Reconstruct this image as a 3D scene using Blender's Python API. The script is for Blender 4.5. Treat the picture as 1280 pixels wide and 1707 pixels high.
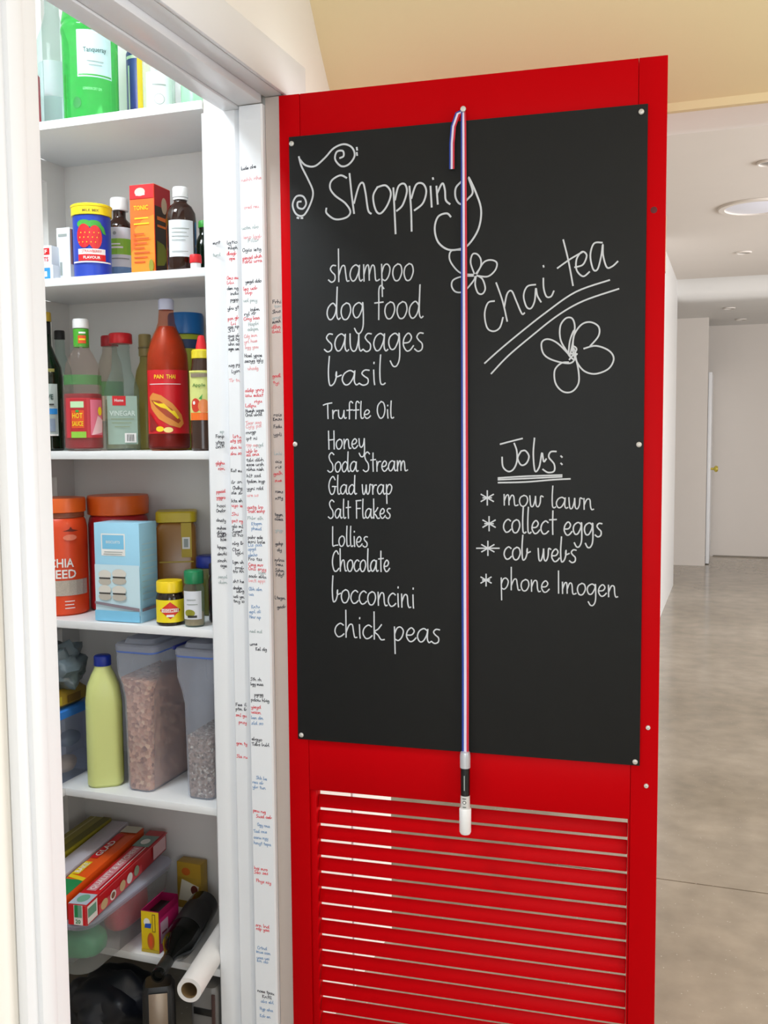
import bpy, bmesh, math, random
from mathutils import Vector, Matrix
random.seed(7)
for o in list(bpy.data.objects): bpy.data.objects.remove(o)
SC = bpy.context.scene
COL = SC.collection
PI = math.pi
R = math.radians
EYE = 1.37            # height of the camera above the floor

# ------------------------------------------------------------------ camera
def rot_axes(yaw, pitch, roll):
    f = Vector((-math.sin(yaw)*math.cos(pitch), math.cos(yaw)*math.cos(pitch), -math.sin(pitch)))
    r0 = Vector((math.cos(yaw), math.sin(yaw), 0)); u0 = r0.cross(f)
    c, s = math.cos(roll), math.sin(roll)
    return r0*c + u0*s, u0*c - r0*s, f
r_, u_, f_ = rot_axes(R(19.525), R(4.537), R(-0.461))
cd = bpy.data.cameras.new('camera'); cam = bpy.data.objects.new('camera', cd); COL.objects.link(cam)
cam.matrix_world = Matrix(((r_.x, u_.x, -f_.x, 0), (r_.y, u_.y, -f_.y, 0), (r_.z, u_.z, -f_.z, EYE), (0, 0, 0, 1)))
cd.sensor_fit = 'HORIZONTAL'; cd.sensor_width = 36; cd.lens = 36*1646.88/1280; cd.clip_start = 0.05
SC.camera = cam
# ------------------------------------------------------------------ world, lights, exposure
w = bpy.data.worlds.new('world'); SC.world = w; w.use_nodes = True
w.node_tree.nodes['Background'].inputs[0].default_value = (0.86, 0.92, 1.0, 1)
w.node_tree.nodes['Background'].inputs[1].default_value = 1.0
def area(name, loc, aim, sx, sy, power, col):
    l = bpy.data.lights.new(name, 'AREA'); l.shape = 'RECTANGLE'; l.size = sx; l.size_y = sy; l.energy = power; l.color = col
    o = bpy.data.objects.new(name, l); COL.objects.link(o); o.location = loc
    o.rotation_euler = (Vector(aim)-Vector(loc)).to_track_quat('-Z', 'Y').to_euler()
    return o
area('added_daylight_back', (1.0, -2.85, 1.5), (0.4, 2, 1.3), 2.6, 1.8, 62, (0.86, 0.94, 1.0))  # daylight lamp added at an unseen opening behind the camera
area('added_daylight_kitchen', (3.85, 0.2, 1.45), (-1, 1.4, 1.3), 2.4, 1.6, 25, (0.87, 0.94, 1.0))  # added lamp, unseen opening on the right, lights the doorway wall
area('added_daylight_hall', (3.85, 5.0, 1.3), (-0.5, 4.9, 1.1), 4.5, 1.9, 235, (0.96, 0.97, 1.0))  # added lamp at the unseen hall opening, brightens hall and floor
area('pantry_lamp', (-1.42, 1.15, 2.62), (-1.38, 1.50, 1.0), 0.34, 0.30, 18.0, (0.86, 0.94, 1.0))
area('kitchen_ceiling_lamp', (1.3, 0.8, 2.66), (1.3, 0.8, 0), 0.5, 0.5, 16, (1.0, 0.84, 0.62))
SC.view_settings.view_transform = 'Standard'; SC.view_settings.look = 'None'
SC.view_settings.gamma = 1; SC.view_settings.use_curve_mapping = False
SC.view_settings.exposure = 0.0

# ------------------------------------------------------------------ materials
def lin(h):
    if isinstance(h, tuple): return h
    v = [int(h[i:i+2], 16)/255 for i in (0, 2, 4)]
    return tuple(((c+.055)/1.055)**2.4 if c > .04045 else c/12.92 for c in v)
MATS = {}
def mat(name, col, rough=.5, metal=0, noise=0, nscale=40, bump=0, spec=.5, emit=0, clear=0.0, trans=0.0, coat=0):
    """procedural material; clear = share of light passing straight through (thin plastic, glass)"""
    if name in MATS: return MATS[name]
    m = bpy.data.materials.new(name); m.use_nodes = True; MATS[name] = m
    nt = m.node_tree; b = nt.nodes['Principled BSDF']; c = lin(col)
    b.inputs['Base Color'].default_value = (*c, 1); b.inputs['Roughness'].default_value = rough
    b.inputs['Metallic'].default_value = metal; b.inputs['Specular IOR Level'].default_value = spec
    if coat: b.inputs['Coat Weight'].default_value = coat; b.inputs['Coat Roughness'].default_value = .15
    if trans: b.inputs['Transmission Weight'].default_value = trans
    if emit:
        b.inputs['Emission Color'].default_value = (*c, 1); b.inputs['Emission Strength'].default_value = emit
    tc = nt.nodes.new('ShaderNodeTexCoord')
    if noise or bump:
        n = nt.nodes.new('ShaderNodeTexNoise'); n.inputs['Scale'].default_value = nscale; n.inputs['Detail'].default_value = 4
        nt.links.new(tc.outputs['Object'], n.inputs['Vector'])
    if noise:
        mx = nt.nodes.new('ShaderNodeMix'); mx.data_type = 'RGBA'
        mx.inputs['A'].default_value = (*[x*(1-noise) for x in c], 1); mx.inputs['B'].default_value = (*[min(1, x*(1+noise)) for x in c], 1)
        nt.links.new(n.outputs['Fac'], mx.inputs['Factor']); nt.links.new(mx.outputs['Result'], b.inputs['Base Color'])
    if bump:
        bp = nt.nodes.new('ShaderNodeBump'); bp.inputs['Strength'].default_value = bump; bp.inputs['Distance'].default_value = .002
        nt.links.new(n.outputs['Fac'], bp.inputs['Height']); nt.links.new(bp.outputs['Normal'], b.inputs['Normal'])
    if clear:
        t = nt.nodes.new('ShaderNodeBsdfTransparent'); t.inputs[0].default_value = (*[min(1, .55+.45*x/max(c)) for x in c], 1)
        ms = nt.nodes.new('ShaderNodeMixShader'); lw = nt.nodes.new('ShaderNodeLayerWeight'); lw.inputs[0].default_value = .35
        mp = nt.nodes.new('ShaderNodeMapRange'); mp.inputs['To Min'].default_value = (1-clear)*.5; mp.inputs['To Max'].default_value = min(1, (1-clear)*.5+.22)
        nt.links.new(lw.outputs['Facing'], mp.inputs['Value']); nt.links.new(mp.outputs[0], ms.inputs[0])
        nt.links.new(t.outputs[0], ms.inputs[1]); nt.links.new(b.outputs[0], ms.inputs[2])
        nt.links.new(ms.outputs[0], nt.nodes['Material Output'].inputs['Surface'])
    return m
def speckle(name, cols, scale, rough=.6, bump=.6):
    m = bpy.data.materials.new(name); m.use_nodes = True; MATS[name] = m
    nt = m.node_tree; b = nt.nodes['Principled BSDF']; b.inputs['Roughness'].default_value = rough
    tc = nt.nodes.new('ShaderNodeTexCoord'); v = nt.nodes.new('ShaderNodeTexVoronoi'); v.inputs['Scale'].default_value = scale
    sp = nt.nodes.new('ShaderNodeSeparateColor'); cr = nt.nodes.new('ShaderNodeValToRGB')
    nt.links.new(tc.outputs['Object'], v.inputs['Vector']); nt.links.new(v.outputs['Color'], sp.inputs[0])
    nt.links.new(sp.outputs[0], cr.inputs['Fac']); nt.links.new(cr.outputs[0], b.inputs['Base Color'])
    el = cr.color_ramp.elements
    for i, c in enumerate(cols):
        p = i/(len(cols)-1)
        e = el[0] if i == 0 else (el[-1] if i == len(cols)-1 else el.new(p))
        e.position = p; e.color = (*lin(c), 1)
    bp = nt.nodes.new('ShaderNodeBump'); bp.inputs['Strength'].default_value = bump; bp.inputs['Distance'].default_value = .003
    nt.links.new(v.outputs['Distance'], bp.inputs['Height']); nt.links.new(bp.outputs[0], b.inputs['Normal'])
    return m

# ------------------------------------------------------------------ mesh helpers
def tag(o, label=None, cat=None, group=None, kind=None):
    if label: o['label'] = label
    if cat: o['category'] = cat
    if group: o['group'] = group
    if kind: o['kind'] = kind
    return o
def thing(name, label, cat, loc=(0, 0, 0), rotz=0, group=None, kind=None):
    o = bpy.data.objects.new(name, None); COL.objects.link(o); o.empty_display_size = .02
    o.location = loc; o.rotation_euler = (0, 0, rotz)
    return tag(o, label, cat, group, kind)
def link(name, bm, m, parent=None, smooth=None, label=None):
    me = bpy.data.meshes.new(name)
    bmesh.ops.recalc_face_normals(bm, faces=bm.faces) if getattr(bm, 'fixn', True) else None
    bm.to_mesh(me); bm.free()
    for x in (m if isinstance(m, (list, tuple)) else [m]): me.materials.append(x)
    if smooth is not None:
        for p in me.polygons: p.use_smooth = True
        if smooth: 
            try: me.set_sharp_from_angle(angle=R(smooth))
            except Exception: pass
    o = bpy.data.objects.new(name, me); COL.objects.link(o)
    if parent: o.parent = parent
    if label: o['label'] = label
    return o
def bx(bm, x0, x1, y0, y1, z0, z1, bev=0, mi=0, M=None):
    vs = [bm.verts.new((x, y, z)) for z in (z0, z1) for y in (y0, y1) for x in (x0, x1)]
    fs = [bm.faces.new([vs[i] for i in q]) for q in ((0, 2, 3, 1), (4, 5, 7, 6), (0, 1, 5, 4), (1, 3, 7, 5), (3, 2, 6, 7), (2, 0, 4, 6))]
    for f in fs: f.material_index = mi
    allv = vs
    if bev:
        es = list({e for f in fs for e in f.edges})
        r = bmesh.ops.bevel(bm, geom=es, offset=bev, segments=2, affect='EDGES', profile=.5)
        for f in r['faces']: f.material_index = mi
        allv = list({v for f in r['faces'] for v in f.verts} | {v for v in vs if v.is_valid})
    if M: bmesh.ops.transform(bm, matrix=M, verts=allv)
    return bm
def box(name, dims, m, parent=None, bev=0, label=None, M=None):
    bm = bmesh.new(); bx(bm, *dims, bev=bev, M=M); return link(name, bm, m, parent, 40 if bev else None, label)
def lathe(bm, prof, n=40, cx=0, cy=0, sx=1, sy=1, mi=0):
    rings = []
    for r, z in prof:
        if r <= 1e-6: rings.append([bm.verts.new((cx, cy, z))])
        else: rings.append([bm.verts.new((cx+r*sx*math.cos(2*PI*i/n), cy+r*sy*math.sin(2*PI*i/n), z)) for i in range(n)])
    for a, b in zip(rings, rings[1:]):
        for i in range(n):
            j = (i+1) % n
            if len(a) == 1 and len(b) == 1: continue
            if len(a) == 1: f = bm.faces.new((a[0], b[j], b[i]))
            elif len(b) == 1: f = bm.faces.new((a[i], a[j], b[0]))
            else: f = bm.faces.new((a[i], a[j], b[j], b[i]))
            f.material_index = mi
    return bm
def turned(name, prof, m, parent, n=40, M=None, label=None, sx=1, sy=1):
    bm = bmesh.new(); lathe(bm, prof, n, sx=sx, sy=sy)
    if M: bmesh.ops.transform(bm, matrix=M, verts=bm.verts)
    return link(name, bm, m, parent, 35, label)
def rrect(hw, hd, cr, n=5, cx=0, cy=0):
    pts = []
    for (sx, sy, a0) in ((1, 1, 0), (-1, 1, 90), (-1, -1, 180), (1, -1, 270)):
        for k in range(n+1):
            a = R(a0+90*k/n); pts.append((cx+sx*(hw-cr)+cr*math.cos(a), cy+sy*(hd-cr)+cr*math.sin(a)))
    return pts
def loft(bm, secs, n=5, cap0=True, cap1=True):
    """secs: (z, half width, half depth, corner radius[, cx, cy])"""
    rings = []
    for s in secs:
        z, hw, hd, cr = s[:4]; cx, cy = (s[4], s[5]) if len(s) > 4 else (0, 0)
        rings.append([bm.verts.new((x, y, z)) for x, y in rrect(hw, hd, min(cr, hw, hd), n, cx, cy)])
    N = len(rings[0])
    for a, b in zip(rings, rings[1:]):
        for i in range(N): bm.faces.new((a[i], a[(i+1) % N], b[(i+1) % N], b[i]))
    if cap0: bm.faces.new(rings[0][::-1])
    if cap1: bm.faces.new(rings[-1])
    return bm
def lofted(name, secs, m, parent, label=None, n=5, cap1=True, smooth=35):
    return link(name, loft(bmesh.new(), secs, n, True, cap1), m, parent, smooth, label)
def tube(bm, pts, rad, n=8):
    rings = []
    for i, p in enumerate(pts):
        p = Vector(p); a = Vector(pts[max(0, i-1)]); b = Vector(pts[min(len(pts)-1, i+1)])
        d = (b-a).normalized(); up = Vector((0, 0, 1)) if abs(d.z) < .9 else Vector((1, 0, 0))
        s = d.cross(up).normalized(); t = s.cross(d); rr = rad[i] if isinstance(rad, (list, tuple)) else rad
        rings.append([bm.verts.new(p+(s*math.cos(2*PI*k/n)+t*math.sin(2*PI*k/n))*rr) for k in range(n)])
    for a, b in zip(rings, rings[1:]):
        for i in range(n): bm.faces.new((a[i], a[(i+1) % n], b[(i+1) % n], b[i]))
    bm.faces.new(rings[0]); bm.faces.new(rings[-1][::-1])
    return bm
# surface maps: (u across, v up, o lift) -> point on a face or round a cylinder
def m_front(y0): return lambda u, v, o: (u, y0-o, v)
def m_right(x0): return lambda u, v, o: (x0+o, u, v)
def m_top(z0): return lambda u, v, o: (u, v, z0+o)
def m_cyl(r, c=0): return lambda u, v, o: ((r+o)*math.sin(u/r+R(c)), -(r+o)*math.cos(u/r+R(c)), v)
def rect(bm, mp, u0, v0, u1, v1, o, nu=1, nv=1):
    g = [[bm.verts.new(mp(u0+(u1-u0)*i/nu, v0+(v1-v0)*j/nv, o)) for i in range(nu+1)] for j in range(nv+1)]
    for j in range(nv):
        for i in range(nu): bm.faces.new((g[j][i], g[j][i+1], g[j+1][i+1], g[j+1][i]))
def ell(bm, mp, cu, cv, ru, rv, o, n=18, a0=0, a1=360):
    prev = None; c = bm.verts.new(mp(cu, cv, o))
    full = a1-a0 >= 360
    for fr in (.5, 1):
        ring = [bm.verts.new(mp(cu+ru*fr*math.cos(R(a0+(a1-a0)*i/n)), cv+rv*fr*math.sin(R(a0+(a1-a0)*i/n)), o)) for i in range(n if full else n+1)]
        L = len(ring)
        for i in range(L if full else L-1):
            j = (i+1) % L
            bm.faces.new((c, ring[i], ring[j])) if prev is None else bm.faces.new((prev[i], ring[i], ring[j], prev[j]))
        prev = ring
def poly(bm, mp, pts, o):
    f = bm.faces.new([bm.verts.new((u, v, 0)) for u, v in pts])
    bmesh.ops.triangulate(bm, faces=[f])
    for k in range(5):
        es = [e for e in bm.edges if e.calc_length() > .006]
        if not es: break
        bmesh.ops.subdivide_edges(bm, edges=es, cuts=1); bmesh.ops.triangulate(bm, faces=[f for f in bm.faces if len(f.verts) > 3])
    for v_ in bm.verts: v_.co = mp(v_.co.x, v_.co.y, o)
def pr(name, parent, m, fn, label=None):
    bm = bmesh.new(); bm.fixn = True; fn(bm); return link(name, bm, m, parent, None, label)
def prints(parent, mp, items, name='print'):
    """items: ('r',u0,v0,u1,v1,mat) ('e',cu,cv,ru,rv,mat) ('p',pts,mat) ('t',text,cu,cv,height,mat[,width][,rot])"""
    for k, it in enumerate(items):
        o = .0006+.00025*k
        bm = bmesh.new(); mm = it[5] if it[0] in 'ret' else it[2]
        if it[0] == 'r': rect(bm, mp, it[1], it[2], it[3], it[4], o, 8)
        elif it[0] == 'e': ell(bm, mp, it[1], it[2], it[3], it[4], o)
        elif it[0] == 'p': poly(bm, mp, it[1], o)
        else: lettering(bm, mp, it[1], it[2], it[3], it[4], o, it[6] if len(it) > 6 else None, it[7] if len(it) > 7 else 0)
        link({'r': name+'ed_band', 'e': name+'ed_picture', 'p': name+'ed_shape', 't': 'lettering'}[it[0]], bm, mm, parent)
def lettering(bm, mp, s, cu, cv, h, o, width=None, rot=0):
    c = bpy.data.curves.new('t', 'FONT'); c.body = s; c.size = 1; c.resolution_u = 2; c.align_x = 'CENTER'; c.offset = .018 if len(s) < 8 else .004
    ob = bpy.data.objects.new('t', c); me = ob.to_mesh()
    xs = [v.co.x for v in me.vertices]; ys = [v.co.y for v in me.vertices]
    if xs:
        W = max(xs)-min(xs); Hh = max(ys)-min(ys); k = h/Hh; kx = width/W if width else k
        mx, my = (max(xs)+min(xs))/2, (max(ys)+min(ys))/2; vs = []
        for v in me.vertices:
            a, b = (v.co.x-mx)*kx, (v.co.y-my)*k
            a, b = a*math.cos(R(rot))-b*math.sin(R(rot)), a*math.sin(R(rot))+b*math.cos(R(rot))
            vs.append(bm.verts.new(mp(cu+a, cv+b, o)))
        for p in me.polygons:
            try: bm.faces.new([vs[i] for i in p.vertices])
            except ValueError: pass
    ob.to_mesh_clear(); bpy.data.objects.remove(ob); bpy.data.curves.remove(c)
# handwriting --------------------------------------------------------------
GL = {
'a': (1.0, [[(.75,.85),(.5,1),(.18,.8),(.05,.4),(.2,.05),(.45,.1),(.7,.55),(.78,1),(.74,.3),(.85,.02),(1,.1)]]),
'b': (.8, [[(.12,2),(.05,.9),(.12,.05),(.35,.12),(.5,.55),(.52,.95),(.5,.6),(.8,.7)]]),
'c': (.75, [[(.68,.88),(.45,1),(.15,.75),(.06,.35),(.25,.02),(.5,.05),(.72,.25)]]),
'd': (1.0, [[(.72,.75),(.48,1),(.15,.75),(.05,.35),(.2,.02),(.45,.08),(.7,.6),(.8,2),(.74,.4),(.85,.02),(1,.1)]]),
'e': (.8, [[(.08,.45),(.45,.5),(.62,.78),(.42,1),(.15,.75),(.08,.35),(.28,.02),(.52,.05),(.75,.3)]]),
'f': (.7, [[(.7,1.8),(.5,2),(.35,1.75),(.34,1),(.32,-.05)],[(.05,.95),(.65,1)]]),
'g': (.95, [[(.72,.85),(.48,1),(.15,.8),(.06,.45),(.2,.12),(.45,.15),(.7,.6),(.76,1),(.78,-.3),(.6,-.8),(.35,-.85),(.15,-.55)]]),
'h': (.95, [[(.12,2),(.12,1),(.12,0)],[(.12,.35),(.35,.9),(.58,.95),(.66,.5),(.75,.05),(.92,.05)]]),
'i': (.35, [[(.15,1),(.17,.3),(.2,0)],[(.17,1.42),(.18,1.52)]]),
'k': (.85, [[(.12,2),(.12,1),(.12,0)],[(.65,1.1),(.4,.75),(.15,.55),(.4,.3),(.6,0),(.85,.02)]]),
'l': (.45, [[(.2,2),(.15,1),(.18,.15),(.32,0),(.45,.1)]]),
'm': (1.35, [[(.1,1),(.12,0)],[(.12,.4),(.3,.9),(.48,.9),(.52,.05)],[(.52,.4),(.72,.92),(.92,.85),(1,.1),(1.15,.02),(1.3,.1)]]),
'n': (.95, [[(.12,1),(.14,0)],[(.14,.4),(.36,.92),(.6,.9),(.66,.3),(.76,.02),(.92,.06)]]),
'o': (.85, [[(.45,1),(.15,.8),(.06,.4),(.22,.02),(.52,.05),(.74,.5),(.66,.9),(.42,1)]]),
'p': (.9, [[(.12,1),(.14,0),(.16,-.95)],[(.14,.5),(.3,.9),(.55,1),(.75,.75),(.65,.3),(.4,.02),(.16,.1)]]),
'r': (.65, [[(.12,1),(.14,0)],[(.14,.45),(.32,.9),(.6,.95)]]),
's': (.7, [[(.6,.98),(.35,1),(.18,.8),(.3,.6),(.52,.4),(.5,.1),(.25,-.02),(.02,.12)]]),
't': (.65, [[(.34,1.8),(.32,.8),(.34,0)],[(.05,1.1),(.65,1.15)]]),
'u': (.95, [[(.1,1),(.12,.3),(.28,.02),(.5,.1),(.66,.6),(.7,1),(.7,.3),(.8,.02),(.95,.1)]]),
'w': (1.2, [[(.08,1),(.16,.1),(.35,.05),(.52,.6),(.56,1),(.6,.2),(.78,.02),(.95,.4),(1,1),(1.2,.95)]]),
'y': (.9, [[(.1,1),(.15,.35),(.35,.1),(.6,.4),(.7,1)],[(.7,1),(.72,-.2),(.6,-.8),(.3,-.85),(.1,-.5)]]),
'T': (.9, [[(0,1.6),(.4,1.75),(.95,1.85)],[(.48,1.75),(.48,.8),(.5,0)]]),
'O': (1.0, [[(.5,1.95),(.15,1.5),(.08,.7),(.35,.02),(.7,.2),(.88,1),(.75,1.75),(.45,1.95)]]),
'H': (.95, [[(.12,1.9),(.15,0)],[(.75,1.9),(.76,0)],[(.1,.95),(.8,1)]]),
'S': (.85, [[(.78,1.7),(.5,1.9),(.2,1.6),(.3,1.15),(.6,.75),(.62,.2),(.3,-.02),(0,.15)]]),
'G': (1.0, [[(.85,1.5),(.6,1.85),(.25,1.5),(.08,.8),(.3,.05),(.65,.1),(.82,.75),(.45,.8),(1,.8)]]),
'F': (.8, [[(.15,1.8),(.15,0)],[(.1,1.8),(.75,1.85)],[(.12,1),(.65,1.02)]]),
'L': (.8, [[(.12,1.9),(.1,.9),(.12,.02),(.4,.05),(.75,.1)]]),
'C': (.95, [[(.85,1.5),(.6,1.8),(.25,1.5),(.08,.8),(.25,.1),(.55,-.02),(.9,.25)]]),
'I': (.4, [[(.15,1.95),(.17,0)]]),
'K': (.9, [[(.15,1.9),(.15,0)],[(.7,1.8),(.2,.9),(.8,0)]]),
' ': (.6, []),
}
def smooth_pts(P, k=5):
    if len(P) < 3: return P
    out = []
    for i in range(len(P)-1):
        p0, p1, p2, p3 = P[max(0, i-1)], P[i], P[i+1], P[min(len(P)-1, i+2)]
        for j in range(k):
            t = j/k
            out.append(tuple(.5*((2*p1[a])+(-p0[a]+p2[a])*t+(2*p0[a]-5*p1[a]+4*p2[a]-p3[a])*t*t+(-p0[a]+3*p1[a]-3*p2[a]+p3[a])*t**3) for a in (0, 1)))
    return out+[P[-1]]
def stroke(bm, P, wd, mp, lift=.0006):
    """marker line: a low rounded ridge along the points P (u, v) on the surface map mp"""
    n = len(P); L = []
    for i in range(n):
        a, b = P[max(0, i-1)], P[min(n-1, i+1)]; dx, dy = b[0]-a[0], b[1]-a[1]; d = math.hypot(dx, dy) or 1
        nx, ny = -dy/d*wd/2, dx/d*wd/2; p = P[i]
        if i == 0: p = (p[0]-dx/d*wd*.3, p[1]-dy/d*wd*.3)
        if i == n-1: p = (p[0]+dx/d*wd*.3, p[1]+dy/d*wd*.3)
        L.append([bm.verts.new(mp(p[0]+nx*s, p[1]+ny*s, o)) for s, o in ((1, 0.0001), (0, lift), (-1, 0.0001))])
    for A, B in zip(L, L[1:]):
        bm.faces.new((A[0], A[1], B[1], B[0])); bm.faces.new((A[1], A[2], B[2], B[1]))
def write(bm, s, x0, y0, x1, y1, xh, wd, mp, k=5):
    tot = sum(GL.get(c, GL['n'])[0] for c in s); sx = (x1-x0)/tot; x = 0
    for c in s:
        adv, st = GL.get(c, GL['n'])
        for P in st:
            Q = smooth_pts([(x0+(x+px)*sx, y0+(y1-y0)*(x+px)/tot+py*xh) for px, py in P], k)
            stroke(bm, Q, wd, mp)
        x += adv

# ------------------------------------------------------------------ common materials
WHITE = mat('white_paint', 'E6E4E1', .45, noise=.02, nscale=8)
CREAM = mat('cream_wall_paint', 'EDE8DF', .7, noise=.02, nscale=5)
GLOSSW = mat('white_gloss_trim', 'E9EAEC', .3)
SHELFW = mat('white_melamine_shelf', 'E8E9EA', .35)
RED = mat('red_gloss_door_paint', (.50, .0005, .003), .38, noise=.04, nscale=6, spec=.04)
BOARD = mat('black_chalkboard', (.0105, .0112, .0112), .55, noise=.12, nscale=30, bump=.05, spec=.22)
CHALK = mat('white_chalk_ink', 'CDD0D4', .7)
STEEL = mat('bright_steel', 'C8C6C2', .3, metal=1)
SCREWM = mat('pale_screw_head', 'CFCBC4', .4, metal=.4)
BLACK = mat('black_plastic', '141414', .4)
WP = mat('white_plastic', 'EDEDED', .35)
REDP = mat('red_print', 'D3161F', .45); BLUEP = mat('blue_print', '1F4FB5', .45); GREENP = mat('green_print', '3FA33A', .45)
YELP = mat('yellow_print', 'F2D21B', .45); ORP = mat('orange_print', 'F0701C', .45); WPR = mat('white_print', 'F0EEEA', .5)
BLKP = mat('black_print_and_shade', '222222', .5); PALEB = mat('pale_blue_print', '9CD3EA', .45); GREYP = mat('grey_print', '9BA39F', .5)
CLEARG = mat('clear_glass', '97A5A2', .06, clear=.78)
FROST = mat('frosted_plastic', 'D9DEEA', .35, clear=.56)

# ------------------------------------------------------------------ room shell
def struct(name, dims_list, m, label, cat='wall', bev=0):
    bm = bmesh.new()
    for d in dims_list: bx(bm, *d, bev=bev)
    return tag(link(name, bm, m, None, 40 if bev else None), label, cat, None, 'structure')
# polished concrete
CONC = bpy.data.materials.new('polished_concrete'); CONC.use_nodes = True
nt = CONC.node_tree; b = nt.nodes['Principled BSDF']; tc = nt.nodes.new('ShaderNodeTexCoord')
def nz(sc, det=5):
    n = nt.nodes.new('ShaderNodeTexNoise'); n.inputs['Scale'].default_value = sc; n.inputs['Detail'].default_value = det
    nt.links.new(tc.outputs['Object'], n.inputs['Vector']); return n
n1 = nz(1.1); n2 = nz(9); v = nt.nodes.new('ShaderNodeTexVoronoi'); v.inputs['Scale'].default_value = 70; nt.links.new(tc.outputs['Object'], v.inputs['Vector'])
cr = nt.nodes.new('ShaderNodeValToRGB'); cr.color_ramp.elements[0].position = .32; cr.color_ramp.elements[1].position = .68
cr.color_ramp.elements[0].color = (*lin('958A78'), 1); cr.color_ramp.elements[1].color = (*lin('B2A796'), 1)
nt.links.new(n1.outputs['Fac'], cr.inputs['Fac'])
mx = nt.nodes.new('ShaderNodeMix'); mx.data_type = 'RGBA'; mx.blend_type = 'OVERLAY'; mx.inputs['Factor'].default_value = .35
nt.links.new(cr.outputs[0], mx.inputs['A']); nt.links.new(n2.outputs['Fac'], mx.inputs['B'])
cs = nt.nodes.new('ShaderNodeValToRGB'); cs.color_ramp.elements[0].color = (1, 1, 1, 1); cs.color_ramp.elements[1].color = (0, 0, 0, 1)
cs.color_ramp.elements[0].position = .04; cs.color_ramp.elements[1].position = .16
nt.links.new(v.outputs['Distance'], cs.inputs['Fac'])
n3 = nz(38, 2); gt = nt.nodes.new('ShaderNodeMath'); gt.operation = 'GREATER_THAN'; gt.inputs[1].default_value = .56; nt.links.new(n3.outputs['Fac'], gt.inputs[0])
ml = nt.nodes.new('ShaderNodeMath'); ml.operation = 'MULTIPLY'; nt.links.new(cs.outputs[0], ml.inputs[0]); nt.links.new(gt.outputs[0], ml.inputs[1])
m2 = nt.nodes.new('ShaderNodeMix'); m2.data_type = 'RGBA'; nt.links.new(ml.outputs[0], m2.inputs['Factor'])
nt.links.new(mx.outputs['Result'], m2.inputs['A']); m2.inputs['B'].default_value = (*lin('D9D0C2'), 1)
nt.links.new(m2.outputs['Result'], b.inputs['Base Color']); b.inputs['Roughness'].default_value = .15; b.inputs['Specular IOR Level'].default_value = .6
struct('floor', [(-4, 5, -3.2, 3.044, -.1, 0), (-4, 5, 3.050, 12, -.1, 0), (-4, 5, 3.04, 3.06, -.1, -.006)], CONC, 'polished beige concrete floor with one straight joint', 'floor')
# left wall with the pantry opening (Y 1.09 .. 1.84), ends at Y 2.48
XW = -.866
struct('wall_left', [(-1.05, XW, -3, 1.075, 0, 2.75), (-.996, XW, 1.075, 1.862, 2.055, 2.75), (-1.05, XW, 1.862, 2.48, 0, 2.75), (-1.9, -1.05, 2.35, 2.48, 0, 2.75)], CREAM, 'cream wall holding the pantry doorway')
# bulkhead over the opening to the hall, coved face
prof = [(2.2, 2.035), (2.2, 2.052), (2.165, 2.08), (2.10, 2.137), (2.05, 2.205), (1.995, 2.29), (1.95, 2.39), (1.925, 2.52), (1.915, 2.75), (2.48, 2.75), (2.48, 2.066), (2.218, 2.066), (2.216, 2.035)]
def extr(name, prof, x0, x1, m, label, cat='wall', sm=40):
    bm = bmesh.new(); A = [bm.verts.new((x0, y, z)) for y, z in prof]; B = [bm.verts.new((x1, y, z)) for y, z in prof]; n = len(prof)
    for i in range(n): bm.faces.new((A[i], A[(i+1) % n], B[(i+1) % n], B[i]))
    bm.faces.new(A); bm.faces.new(B[::-1])
    return tag(link(name, bm, m, None, sm), label, cat, None, 'structure')
BULK = mat('warm_cream_paint', 'E4D2A6', .7, noise=.02, nscale=5)
BWH = mat('soffit_bounce_white', 'F4F0EC', .6)  # brightness of the lit underside is put into this white
extr('trim_6', [(2.2165, 2.0655), (2.2165, 2.050), (2.25, 2.046), (2.38, 2.046), (2.43, 2.051), (2.465, 2.075), (2.482, 2.12), (2.482, 2.14), (2.4805, 2.14), (2.4805, 2.0655)], XW, 4, BWH, 'white soffit lining under the bulkhead towards the hall', 'trim')
extr('wall_bulkhead', prof, XW, 4, BULK, 'cream coved bulkhead above the red door and hall opening')
struct('trim_5', [(XW, XW+.004, 2.186, 2.196, 0, 2.03)], GLOSSW, 'thin corner bead on the cream wall behind the red door', 'trim')
# hall
HALLW = mat('hall_wall_paint', 'E2DAD2', .7, noise=.02, nscale=4)
struct('wall_hall_left', [(-3.2, -3.1, 2.48, 12, 0, 2.75), (-3.1, -1.9, 2.40, 2.48, 0, 2.75)], HALLW, 'white wall on the far left of the hall')
struct('wall_hall_pier', [(-1.2, -.494, 7.0, 9.117, 0, 2.67)], WHITE, 'bright white wall end just right of the red door')
struct('wall_hall_nib', [(-3.1, -.265, 10.50, 10.62, 0, 2.5)], HALLW, 'pale wall panel at the end of the hall, left part')
struct('wall_hall_end', [(-3.1, 4, 11.36, 11.5, 0, 2.6)], HALLW, 'pale end wall of the hall')
struct('baseboard_shadow_end', [(-.2, 4, 11.352, 11.36, 0, .012)], mat('shadow_line_skirting', '8B8378', .6), 'thin skirting line under the end wall', 'baseboard')  # dark strip painted in for the shadow line at the wall foot
struct('ceiling', [(-1.05, 4, -3, 2.0, 2.70, 2.8)], CREAM, 'cream kitchen ceiling above the camera', 'ceiling')
struct('ceiling_hall', [(-3.2, 4, 2.47, 9.15, 2.67, 2.78)], HALLW, 'pale hall ceiling with round light', 'ceiling')
pf = [(8.95, 2.68), (9.0, 2.665), (9.06, 2.63), (9.10, 2.57), (9.14, 2.52), (9.2, 2.503), (9.3, 2.50), (11.4, 2.50), (11.4, 2.6), (9.3, 2.78), (8.95, 2.78)]
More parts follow.
